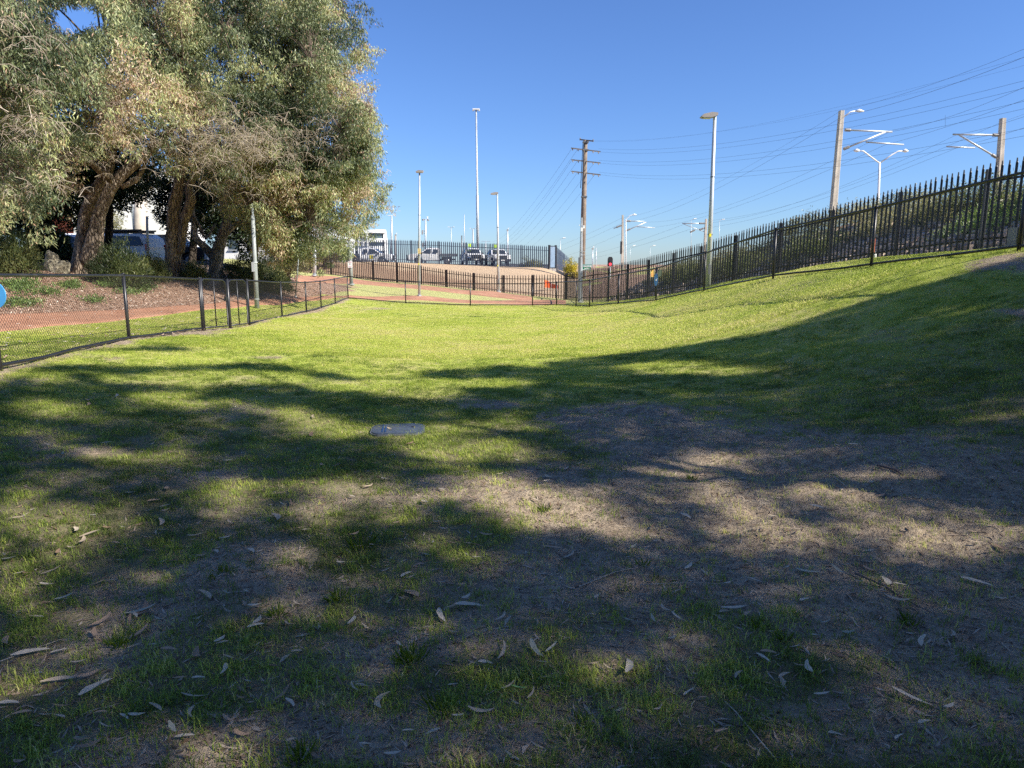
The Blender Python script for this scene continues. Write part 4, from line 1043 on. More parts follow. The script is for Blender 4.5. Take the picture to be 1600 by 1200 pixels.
def lawn(name, x, y, kind, scale, tint, label=None):
    z = relief(x, y)
    o = add_obj(name, bpy.data.meshes.new(name), M['grassI']); tag(o, label, 'grass', kind='stuff')
    me = o.data; n = len(x); me.vertices.add(n); me.vertices.foreach_set('co', np.stack([x, y, z], 1).astype(np.float32).ravel())
    for an, ar in (('rot', RNG.uniform(0, 6.28, n)), ('scl', scale), ('itint', tint)):
        a = me.attributes.new(an, 'FLOAT', 'POINT'); a.data.foreach_set('value', np.asarray(ar, np.float32))
    a = me.attributes.new('kind_i', 'INT', 'POINT'); a.data.foreach_set('value', np.asarray(kind, np.int32))
    ng = bpy.data.node_groups.new(name + '_scatter', 'GeometryNodeTree')
    ng.interface.new_socket('Geometry', in_out='INPUT', socket_type='NodeSocketGeometry'); ng.interface.new_socket('Geometry', in_out='OUTPUT', socket_type='NodeSocketGeometry')
    gi = ng.nodes.new('NodeGroupInput'); go = ng.nodes.new('NodeGroupOutput')
    ip = ng.nodes.new('GeometryNodeInstanceOnPoints'); ci = ng.nodes.new('GeometryNodeCollectionInfo')
    ci.inputs['Collection'].default_value = TUFTS; ci.inputs['Separate Children'].default_value = True; ci.inputs['Reset Children'].default_value = True
    ip.inputs['Pick Instance'].default_value = True
    def na(nm, typ):
        q = ng.nodes.new('GeometryNodeInputNamedAttribute'); q.data_type = typ; q.inputs['Name'].default_value = nm; return q.outputs['Attribute']
    cx_ = ng.nodes.new('ShaderNodeCombineXYZ'); ng.links.new(na('rot', 'FLOAT'), cx_.inputs['Z'])
    L = ng.links.new
    L(gi.outputs[0], ip.inputs['Points']); L(ci.outputs[0], ip.inputs['Instance']); L(na('kind_i', 'INT'), ip.inputs['Instance Index']); L(cx_.outputs[0], ip.inputs['Rotation'])
    L(na('scl', 'FLOAT'), ip.inputs['Scale']); L(ip.outputs[0], go.inputs[0])
    md = o.modifiers.new('scatter', 'NODES'); md.node_group = ng
    return o
TUFTS = bpy.data.collections.new('tuft_shapes')       # never linked to the scene: only a source for the lawn
for i, me in enumerate(TM):
    o = bpy.data.objects.new('tuft_%d' % i, me); TUFTS.objects.link(o)
def field(n, x0, x1, y0, y1, pw=1.0):
    """points in the wedge the camera sees, denser near it"""
    y = y0 + (y1 - y0) * RNG.random(n) ** pw
    x = RNG.uniform(-1, 1, n) * (y * .80 + 1.0)
    m = (x > x0) & (x < x1); return x[m], y[m]
xl, yl = field(520000, -20, 30, 1.9, 13, 1.35)
d = grass_density(xl, yl); pr = np.clip((d + (vnoise(xl, yl, .22, 30) - .5) * .6 + (vnoise(xl, yl, .10, 31) - .5) * .8 + (vnoise(xl, yl, .05, 40) - .5) * .5 - .36) * np.interp(yl, [2, 5, 9], [.36, .55, .95]), .03, .8)
dens = np.clip(.30 + .7 / (1 + np.maximum(yl - 2, 0) * .0), 0, 1)
m = (RNG.random(len(xl)) < pr) & (xl < 12); xl, yl, d = xl[m], yl[m], d[m]
fx = np.interp(yl, [p[1] for p in PL_near[:6]], [p[0] for p in PL_near[:6]]); m = xl > fx + .1; xl, yl, d = xl[m], yl[m], d[m]
dryn = vnoise(xl, yl, .8, 50) * .5 + vnoise(xl, yl, .25, 51) * .5
tint = np.clip(.24 + (dryn - .5) * 1.1 + (RNG.random(len(xl)) < .14) * .45 - (d - .7) * .35 + np.clip((yl - 5) / 8, 0, 1) * .3 + RNG.normal(0, .12, len(xl)), 0, 1)
lawn('grass', xl, yl, RNG.choice([0, 1, 2], len(xl), p=[.42, .36, .22]), RNG.uniform(.7, 1.35, len(xl)), tint, 'patchy short lawn grass in the foreground under the tree shade')
xl, yl = field(330000, -14, 14, 12.5, 50, 1.15)
d = grass_density(xl, yl); m = (RNG.random(len(xl)) < np.clip((d - .3) * 1.8, 0, 1)); xl, yl, d = xl[m], yl[m], d[m]
fx = np.interp(yl, [p[1] for p in PL_near[:9]], [p[0] for p in PL_near[:9]])
ty = np.interp(xl, [tuple(at(p[0], p[3], p[4]).xy)[0] for p in PATH_L[7:]], [tuple(at(p[0], p[3], p[4]).xy)[1] for p in PATH_L[7:]])
m = (xl > fx + .1) & ((yl < ty - .2) ) & (xl < 11.6); xl, yl, d = xl[m], yl[m], d[m]
dryn = vnoise(xl, yl, 2.0, 50) * .5 + vnoise(xl, yl, .6, 51) * .5
tint = np.clip(.74 + (dryn - .5) * .8 + (vnoise(xl, yl, 4.5, 77) - .5) * .45 + RNG.normal(0, .13, len(xl)), 0, 1)
lawn('grass', xl, yl, RNG.choice([3, 4], len(xl)), RNG.uniform(.7, 1.3, len(xl)), tint, 'sunlit yellow green lawn grass across the field')
def place_words2(px, py): return TW[(int(px), int(py))]
TW = {(530, 935): ('left of the drain cover', 'tallest in the upper foreground'), (430, 955): ('left of the tallest foreground tuft', 'slightly lower'), (640, 1035): ('below the drain cover', 'in the near foreground'), (470, 1185): ('left of mid width', 'on the bottom edge'), (1005, 880): ('right of mid width', 'at the edge of the sand'), (850, 795): ('at mid width', 'on the dappled sand'), (350, 895): ('in the left third', 'upper of two close tufts'), (565, 855): ('below and left of the drain cover', 'in the dapple'), (690, 1110): ('just left of the fresh green leaf', 'in the nearest foreground'), (1185, 985): ('in the right half', 'on the dark near sand'), (1420, 975): ('near the right edge', 'on dark sand'), (1080, 745): ('right of mid width', 'in the sunlit patch of sand'), (330, 905): ('in the left third', 'lower of two close tufts'), (185, 1010): ('in the left third', 'in the near foreground'), (905, 1130): ('right of the fresh green leaf', 'near the bottom'), (1225, 1005): ('in the right half', 'beside another tuft on dark sand')}
# few longer tufts
M['grassL'] = M['grass']
mbx = []
for (px, py, s) in [(530, 935, 1), (430, 955, .8), (640, 1035, 1.1), (470, 1185, .9), (1005, 880, .6), (850, 795, .8), (350, 895, .7), (565, 855, 1.2), (690, 1110, 1), (1185, 985, .7), (1420, 975, .8), (1080, 745, .7), (330, 905, .5), (185, 1010, .9), (905, 1130, .7), (1225, 1005, .6)]:
    gx, gy, gz = ground_px([px], [py]); mbx.append((gx[0], gy[0], float(relief(gx, gy)[0]), s, px, py))
for i, (x, y, z, s, tpx, tpy) in enumerate(mbx):
    n = int(55 * s); a = RNG.uniform(0, 6.28, n); r_ = RNG.uniform(0, .055 * s, n)
    pos = np.stack([np.cos(a) * r_, np.sin(a) * r_, np.zeros(n) - .003], 1); dr = unit(np.stack([np.cos(a) * .6, np.sin(a) * .6, np.ones(n)], 1) + RNG.normal(0, .35, (n, 3)))
    o = add_obj('grass_tuft', leaves_mesh('grass_tuft', pos, dr, RNG.uniform(.04, .09, n) * s, np.full(n, .0045), np.clip(RNG.normal(.42, .15, n), 0, 1)), M['grass'])
    o.location = (x, y, z); tag(o, '%s bright green grass tuft %s' % ('tall' if s > .95 else ('short' if s < .72 else 'middling'), ', '.join(place_words2(tpx, tpy))), 'grass tuft', 'longer grass tufts in the foreground')

# ------------------------------------------------------------------ fallen leaves, bark strips, twigs
def fallen_leaf(i):
    r = random.Random(100 + i); L = 1.0; w = r.uniform(.14, .24); bend = r.choice([-1, 1]) * r.uniform(.02, .42); curl = r.uniform(.02, .22); vs = []; n = 7
    for j in range(n):
        t = j / (n - 1); hw = w / 2 * math.sin(math.pi * min(1, .05 + t * .95)) ** .7 * (1.25 - .5 * t) * r.uniform(.78, 1.1)
        a = bend * (t - .5) * 1.6; x = (t - .5); y = bend * (t - .5) ** 2 * 1.4
        z = curl * (abs(t - .5) * 2) ** 2 * .6
        ax, ay = -math.sin(a), math.cos(a)
        vs += [(x - ax * hw, y - ay * hw, z + hw * .25), (x, y, z), (x + ax * hw, y + ay * hw, z + hw * .25)]
    fs = []
    for j in range(n - 1):
        for q in (0, 1): fs.append((j * 3 + q, j * 3 + q + 1, j * 3 + q + 4, j * 3 + q + 3))
    me = bpy.data.meshes.new('fallen_leaf'); me.from_pydata(vs, [], fs)
    for p in me.polygons: p.use_smooth = True
    me.update(); return me
lcols = [(.44, .35, .24), (.31, .20, .12), (.56, .47, .34), (.38, .36, .26), (.19, .11, .065), (.42, .28, .17)]
LM = []
for i, cl in enumerate(lcols):
    k = N('dry_leaf_%s' % ['buff', 'tan', 'bleached', 'grey_green', 'brown', 'sandy'][i]); cc = k.mix(k.math('MULTIPLY', k.noise(40, 4, .6, k.pos(obj=False)), .6), cl, tuple(x * .55 for x in cl)); k.col(cc); k.rough(.6); k.spec(.3)
    for j in (0, 1):
        me = fallen_leaf(i * 2 + j); me.materials.append(k.m); LM.append(me)
names_l = ['buff', 'tan', 'bleached pale', 'grey green', 'brown', 'sandy orange']
# leaves one can point to, where the photograph shows them (px, py, length px, angle deg, colour)
SPEC = [(733, 948, 45, 2, 2), (752, 1120, 42, 0, 0), (788, 1020, 28, 75, 0), (836, 1021, 30, -50, 3), (863, 1018, 24, 35, 2), (984, 1048, 27, 72, 2), (810, 1079, 26, -15, 6), (832, 1086, 20, 55, 0), (1148, 959, 75, 8, 2), (1262, 906, 33, -12, 3),
        (1386, 911, 17, 65, 2), (1308, 904, 14, -50, 3), (1194, 1039, 18, -45, 2), (1260, 1053, 17, 70, 2), (1421, 1105, 40, -38, 2), (1438, 1008, 26, 30, 2), (1403, 952, 36, -5, 0), (1527, 912, 35, -15, 2), (1075, 1084, 22, 25, 2), (1020, 975, 12, -80, 3),
        (325, 930, 28, -20, 0), (222, 955, 36, 20, 3), (226, 953, 18, 95, 1), (162, 973, 20, 60, 5), (148, 1075, 32, 50, 2), (160, 1065, 16, -70, 0), (138, 1058, 26, 35, 5), (50, 1020, 50, 12, 2), (16, 1101, 26, 5, 2), (95, 1065, 42, 8, 0), (218, 990, 34, 60, 5),
        (352, 1047, 20, -70, 2), (400, 975, 24, 8, 2), (404, 968, 14, 85, 2), (348, 1002, 18, 10, 0), (345, 998, 14, 70, 2), (210, 1012, 15, 40, 0), (303, 1092, 38, 3, 0), (442, 1090, 26, 70, 1), (388, 1132, 24, 15, 5), (165, 1138, 24, -8, 0), (143, 1175, 26, 30, 1),
        (265, 1017, 22, 3, 5), (648, 930, 30, -25, 5), (688, 965, 24, -50, 2), (590, 1105, 24, -60, 3), (552, 968, 16, 80, 2), (1490, 1000, 20, 40, 0), (1130, 963, 20, 10, 0), (865, 857, 40, -15, 5), (893, 862, 22, 30, 0), (760, 838, 24, 2, 5), (950, 1050, 18, -25, 0),
        (305, 836, 22, 8, 0), (340, 865, 16, -30, 2), (120, 830, 22, -30, 2), (130, 846, 18, -50, 0), (140, 835, 20, 20, 0), (237, 860, 20, -8, 0), (395, 868, 16, -20, 2), (315, 868, 14, 8, 5), (455, 790, 20, -40, 1), (435, 812, 20, -30, 0)]
USED = {}
def place_words(px, py):
    cols = ['at the left edge', 'near the left edge', 'in the left third', 'left of drain cover', 'below drain cover', 'right of drain cover', 'at mid width', 'right of mid width', 'in the right third', 'towards the right edge', 'near the right edge', 'at the right edge']
    rows = [(640, 'in the farthest shade'), (700, 'at drain cover height'), (760, 'in the middle ground'), (830, 'nearer middle ground'), (900, 'in the upper foreground'), (970, 'in the foreground'), (1040, 'in the near foreground'), (1100, 'in the nearest foreground'), (1160, 'above bottom edge'), (9999, 'on the bottom edge')]
    c_ = cols[min(11, max(0, int(px / 1600 * 12)))]
    if py < 700: c_ = c_.replace('below drain cover', 'around drain cover')
    r_ = [w for lim, w in rows if py < lim][0]
    return c_, r_
def leaf_label(px, py, Lp, ang, ci):
    sz = 'long' if Lp > 30 else ('small' if Lp < 15 else 'medium')
    g = float(grass_density(np.array([ground_px([px], [py])[0][0]]), np.array([ground_px([px], [py])[1][0]]))[0])
    su = 'grass' if g > .62 else ('turf' if g > .38 else 'sand')
    an = 'level' if abs(ang) < 14 else ('pointing away' if abs(ang) > 60 else ('tilted up right' if ang > 0 else 'tilted down right'))
    c_, r_ = place_words(px, py)
    return '%s %s leaf %s, %s %s, %s' % (sz, names_l[ci % 6].replace('bleached pale', 'bleached').replace('sandy orange', 'sandy').replace('grey green', 'grey'), an, su, c_, r_)
def leaf_on(px, py, Lpx, ang, ci, lab=None, grp=None):
    if lab is None:
        lab = leaf_label(px, py, Lpx, ang, ci)
        if lab in USED: return None
        USED[lab] = 1
    gx, gy, gz = ground_px([px], [py]); x, y = float(gx[0]), float(gy[0]); z = float(relief(gx, gy)[0])
    dist = math.sqrt(x * x + y * y + 1.6 ** 2); el = math.atan2(1.6, y)
    a = math.atan2(math.sin(math.radians(ang)) / max(.25, math.sin(el)), math.cos(math.radians(ang)))
    L = Lpx * dist / 1080 / max(.5, math.hypot(math.cos(a), math.sin(a) * math.sin(el))); L = min(L * .92, .145)
    o = bpy.data.objects.new('fallen_leaf', LM[(ci % 6) * 2 + random.randrange(2)]); COL.objects.link(o)
    o.location = (x, y, z + .021); w = random.uniform(.8, 1.3) * (1.0 if L < .14 else .7)
    o.scale = (L, L * w, L * .8); o.rotation_euler = (random.uniform(-.25, .25), random.uniform(-.15, .15), a)
    tag(o, lab or leaf_label(px, py, Lpx, ang, ci), 'leaf', grp or 'fallen gum leaves on the lawn')
    return o
for i, s in enumerate(SPEC):
    if s[4] == 6: continue
    leaf_on(*s)
# one fresh green leaf
o = leaf_on(810, 1079, 26, -12, 3, 'single bright green fresh leaf lying in the worn foreground lawn', 'fresh leaf'); o.data = o.data.copy(); o.data.materials.clear(); o.data.materials.append(simple('fresh_green_leaf', (.22, .42, .08), .4, 0, .15, 30))
del o['group']
npt = 260
cand = []
while len(cand) < npt:
    px = random.uniform(0, 1600); py = 600 + 600 * random.random() ** 1.1
    wgt = 1.0 if px < 760 else .55
    if py < 700 and px > 900: wgt *= .4
    if random.random() < wgt: cand.append((px, py))
for (px, py) in cand:
    Lp = 8 + 19 * (py - 560) / 640 * random.uniform(.5, 1.15)
    leaf_on(px, py, Lp, random.uniform(-60, 60) * random.random(), random.choice([0, 0, 1, 2, 2, 3, 4, 5]))
# the rest of the litter as one mass
def litter(name, label, n, xy, ln, wd, mat, tint, up=.004, flatness=.15):
    x, y = xy; z = relief(x, y) + up; n = len(x); a = RNG.uniform(0, 6.28, n)
    d = np.stack([np.cos(a), np.sin(a), RNG.uniform(-flatness, flatness, n)], 1)
    me_pos = np.stack([x, y, z], 1)
    side = np.stack([-np.sin(a), np.cos(a), RNG.uniform(-.3, .3, n)], 1); L = RNG.uniform(ln[0], ln[1], n); W = L * RNG.uniform(wd[0], wd[1], n)
    cur = side * (L * RNG.uniform(-.15, .15, n))[:, None]; up_ = np.zeros((n, 3)); up_[:, 2] = L * RNG.uniform(0, .12, n)
    b = me_pos - d * L[:, None] / 2; tp = me_pos + d * L[:, None] / 2 + up_; l = me_pos + side * W[:, None] / 2 + cur; r = me_pos - side * W[:, None] / 2 + cur
    v = np.stack([b, r, tp, l], 1).reshape(-1, 3); i = np.arange(n) * 4; f = np.concatenate([np.stack([i, i + 1, i + 2], 1), np.stack([i, i + 2, i + 3], 1)])
    o = add_obj(name, np_mesh(name, v, f, {'tint': np.repeat(tint, 4)}), mat); tag(o, label, 'leaf litter', kind='stuff'); return o
x, y = field(5200, -12, 9, 1.9, 24, 1.4)
m = RNG.random(len(x)) < np.where(x < .5, 1, .5); x, y = x[m], y[m]
litter('leaf_litter', 'small dry leaf fragments scattered through the lawn', 0, (x, y), (.02, .08), (.12, .3), M['deadleaf'], RNG.uniform(.1, 1, len(x)))
x, y = field(34000, -6, 9, 1.9, 9, 1.3)
litter('dry_straw', 'fine dry stalks and straw lying in the lawn', 0, (x, y), (.015, .075), (.025, .06), M['deadleaf'], RNG.uniform(0, .85, len(x)), .003, .35)
x, y = field(17000, -6, 9, 1.9, 11, 1.3); m = RNG.random(len(x)) < np.clip(1.25 - grass_density(x, y) * 1.2, .12, 1); x, y = x[m], y[m]
k = N('dark_humus_fragment'); k.col(k.ramp(k.attr('tint'), [(0, (.03, .022, .018)), (.6, (.09, .06, .045)), (1, (.2, .14, .1))])); k.rough(.9); k.spec(.1)
litter('bark_fragments', 'dark crumbs of bark and soil scattered over the sand', 0, (x, y), (.005, .022), (.12, .45), k.m, RNG.uniform(0, 1, len(x)), .004, .4)
x = RNG.uniform(-24, -9.5, 90000); y = RNG.uniform(6, 42, 90000); m = (mulch(x, y) > .5) & (RNG.random(90000) < np.clip(1.3 - y / 50, .2, 1)); x, y = x[m], y[m]
litter('leaf_litter', 'thick carpet of dry tan leaves covering the bank under the gum trees', 0, (x, y), (.07, .15), (.2, .45), M['bankleaf'], np.clip(RNG.normal(.4, .28, len(x)), 0, 1), .02, .5)
x = RNG.uniform(-14.5, -7, 2600); y = RNG.uniform(9, 34, 2600)
litter('leaf_litter', 'scattered dry leaves on the red path and verge beside the left fence', 0, (x, y), (.06, .13), (.15, .3), M['bankleaf'], RNG.uniform(0, 1, len(x)), .045, .3)
# ground cover weeds on the bank
q = []
for (px, py, rx, ry, n_) in [(28, 450, 24, 7, 42), (112, 449, 14, 3, 26), (62, 460, 26, 5, 22), (145, 472, 12, 3, 12), (30, 478, 26, 5, 22), (165, 447, 10, 3, 14), (225, 452, 16, 3, 16), (205, 460, 20, 3, 16)]:
    qx = RNG.normal(px, rx * .6, n_); qy = RNG.normal(py, ry * .6, n_); gx, gy, gz = ground_px(qx, qy); q.append(np.stack([gx, gy, gz], 1))
q = np.concatenate(q); q = q[(q[:, 1] < 32) & (q[:, 0] < -9.5)]; npp = 26; m = len(q) * npp
cc = np.repeat(q, npp, 0) + RNG.normal(0, 1, (m, 3)) * np.array([.13, .13, .05]) + np.array([0, 0, .09]); d = unit(RNG.normal(0, .7, (m, 3)) + np.array([0, 0, .5]))
o = add_obj('ground_cover', leaves_mesh('ground_cover', cc, d, RNG.uniform(.05, .12, m), RNG.uniform(.02, .045, m), np.clip(RNG.normal(.5, .2, m), 0, 1)), M['weed']); tag(o, 'low green ground cover plants on the leafy bank at the left', 'ground cover', kind='stuff')
# fallen sticks
for (pts, r_, lab) in [([(1335, 905), (1380, 925), (1412, 945), (1455, 962)], .006, 'dark thin stick on the sand at the lower right'), ([(905, 920), (960, 895), (1010, 885)], .003, 'long fine pale twig right of the worn dirt'),
                       ([(1000, 565 + 350), (1085, 917), (1160, 916)], .002, 'thin pale straight twig on the sand'), ([(1215, 1185), (1150, 1110), (1130, 1090)], .0025, 'fine twig curving at the bottom right'),
                       ([(0, 1035), (40, 1018), (95, 1000)], .003, 'pale thin twig at the lower left edge'), ([(1370, 738), (1400, 745), (1410, 752)], .008, 'short dark stick on the shaded sand'), ([(1302, 755), (1315, 762), (1322, 768)], .004, 'small pale curved stick on the shaded sand')]:
    gx, gy, gz = ground_px([p[0] for p in pts], [p[1] for p in pts]); zz = relief(gx, gy) + r_ + .008
    o0 = Vector((gx[0], gy[0], zz[0])); mb = MB(); mb.tube([Vector((a, b, c)) - o0 for a, b, c in zip(gx, gy, zz)], [r_, r_ * .9, r_ * .5, r_ * .4][:len(gx)], 5)
    o = mb.build('fallen_stick', M['twigdk'] if 'dark' in lab else M['twig'], None, True); o.location = o0; tag(o, lab, 'stick', 'fallen sticks on the ground')

# ------------------------------------------------------------------ limestone rock on the bank
b = at(90, 424, 24.6); b.z = hz(b.x, b.y)
import bmesh
bm = bmesh.new(); bmesh.ops.create_icosphere(bm, subdivisions=3, radius=1)
for v in bm.verts:
    n_ = Vector(v.co); q = 1 + .22 * math.sin(n_.x * 5 + 1) * math.cos(n_.z * 4) + .12 * math.sin(n_.y * 9 + n_.x * 7) + random.uniform(-.05, .05)
    v.co = Vector((n_.x * .42 * q, n_.y * .34 * q, max(-.1, n_.z) * .56 * q * (1.25 if n_.x < .1 else .8)))
me = bpy.data.meshes.new('limestone_rock'); bm.to_mesh(me); bm.free()
k = N('pale_limestone'); nn = k.noise(9, 6, .7, k.pos()); k.col(k.ramp(nn, [(.35, (.07, .06, .045)), (.5, (.22, .195, .14)), (.65, (.42, .38, .28))])); k.rough(.95); k.bump(nn, 1, .05)
o = add_obj('limestone_rock', me, k.m); o.location = b; tag(o, 'pale weathered limestone rock beside the leaning gum trunk', 'rock')

# ------------------------------------------------------------------ poles and lamps
def pole(px0, py0, px1, py1, Yd, r0, r1, name, label, mat, cat='pole', group=None, sides=10, base_z=None, collar=None, lean=True):
    """pole with foot at pixel 0 and top at pixel 1"""
    a = at(px0, py0, Yd); b = at(px1, py1, Yd)
    if base_z is not None: a = Vector((a.x, a.y, base_z))
    t = thing(name, label, cat, a, group=group)
    mb = MB(); d = b - a
    if not lean: d = Vector((0, 0, d.z))
    pts = [Vector((0, 0, -.1)), d * .5, d] if not collar else [Vector((0, 0, -.1)), d * collar, d * (collar + .004), d]
    rs = [r0, (r0 + r1) / 2, r1] if not collar else [r0, r0 * .9, r1 * 1.3, r1]
    mb.tube(pts, rs, sides); mb.build('pole', mat, t, sides > 6)
    mb = MB(); mb.tube([Vector((0, 0, -.05)), Vector((0, 0, .04))], r0 * 1.7, sides); mb.build('base_plate', mat, t)
    if name == 'street_lamp' and r0 > .08:
        mb = MB(); mb.box(d * (.75 / d.z) + Vector((0, -r0 * .96, 0)), (r0 * .9, .02, .32)); mb.build('access_hatch', M['steelgrey'], t)
        mb = MB(); mb.box(d * (1.9 / d.z) + Vector((-r0 * .2, -r0 * .95, 0)), (r0 * .7, .012, .10)); mb.build('number_tag', M['yellow'], t)
        for q in (.33, .66):
            mb = MB(); mb.tube([d * q, d * (q + .006)], r0 * (1 - q * .45) * 1.12, sides); mb.build('joint_band', M['steelgrey'], t)
    return t, d
def led_head(t, top, w=.5, right=-1, mat='grey_lamp'):
    mb = MB(); x0 = 0.05 * -right
    prof = [(-.07, .02), (-.07, .10), (.12, .12), (w, .06), (w + .08, -.02), (w, -.05), (.1, -.04)]
    prof = [(x * right * -1 * -1, z) for x, z in prof]
    mb.prism([(top.x + x, top.z + z) for x, z in prof] if right > 0 else [(top.x + x, top.z + z) for x, z in prof][::-1], top.y - .14, top.y + .14, 'y')
    mb.build('lamp_head', M[mat], t)
    mb = MB(); mb.box((top.x + right * w * .62, top.y, top.z - .055), (w * .55, .22, .02)); mb.build('lens', M['white_lamp'], t)
    mb = MB(); mb.tube([top - Vector((0, 0, .12)), top + Vector((0, 0, .06))], .06, 8); mb.build('spigot', M['galv'], t)
# main lamp by the fence
t, d = pole(1106, 455, 1117, 182, 24.2, .095, .055, 'street_lamp', 'tall grey street lamp with a flat head standing at the fence on the right', M['galv'], 'street lamp', sides=8)
led_head(t, d, .40, -1)
t, d = pole(655, 462, 655.5, 270, 42.4, .085, .045, 'street_lamp', 'grey street lamp with a small flat head between the two paths left of centre', M['galv'], 'street lamp', sides=8)
mb = MB(); mb.prism([(-.20, .0), (-.22, .07), (-.05, .14), (.24, .12), (.20, 0)], d.y - .14, d.y + .14, 'y'); o = mb.build('lamp_head', M['grey_lamp'], t); o.location = (d.x, 0, d.z)
mb = MB(); mb.box(d * .37, (.17, .17, .3)); mb.build('band', simple('yellow_stained_band', (.55, .42, .2), .7), t)
t, d = pole(779, 456, 777, 303, 51.3, .10, .05, 'street_lamp', 'slim grey street lamp with its head pointing left in front of the brown fence', M['galv'], 'street lamp', sides=8)
led_head(t, d, .42, -1)
t, d = pole(402, 489, 395, 337, 26, .09, .065, 'grey_pole', 'thick pale grey pole with peeling paint by the left chain link fence', M['galv_green'], 'pole', sides=12)
mb = MB(); mb.tube([d * .99, d * 1.12], .04, 8); mb.build('top_tube', M['galv'], t)
for f in (.14, .52): 
    mb = MB(); mb.tube([d * f, d * (f + .012)], .098, 12); mb.build('band', M['galv'], t)
mb = MB(); mb.box(d * .48 + Vector((-.04, -.085, 0)), (.11, .04, .35)); mb.build('worn_patch', M['galv'], t)
t, d = pole(461.5, 463, 469, 372, 33.5, .035, .03, 'sign_post', 'thin leaning post with a sign seen edge on near the left corner of the lawn', M['galv'], 'sign post', sides=8)
mb = MB(); mb.box(d * .86 + Vector((.03, 0, 0)), (.05, .45, .62), .25); mb.build('sign_plate', simple('grey_green_plate', (.22, .30, .26), .5), t)
t, d = pole(549, 444, 546, 372, 45, .16 * .75, .11, 'sign_post', 'pale post carrying a small white notice at the corner of the chain link fence', M['galv_green'], 'sign post', sides=10)
mb = MB(); c_ = d * .43 + Vector((0, -.13, 0)); mb.box(c_, (.29, .02, .41)); s_ = mb.build('sign_plate', M['signwhite'], t)
mb = MB(); mb.box(c_ + Vector((0, -.013, .15)), (.24, .006, .035)); mb.box(c_ + Vector((0, -.013, -.12)), (.20, .006, .015)); mb.box(c_ + Vector((0, -.013, -.155)), (.15, .006, .012)); mb.build('print', M['pink'], t)
mb = MB(); mb.box(c_ + Vector((0, -.014, .02)), (.035, .006, .09)); mb.box(c_ + Vector((0, -.014, .08)), (.03, .006, .03)); mb.build('symbol', M['signdark'], t)
pole(491.5, 430, 492, 385, 52, .13, .11, 'grey_pole', 'short pale pole among the pales at the left end of the brown fence', M['galv'], 'pole')
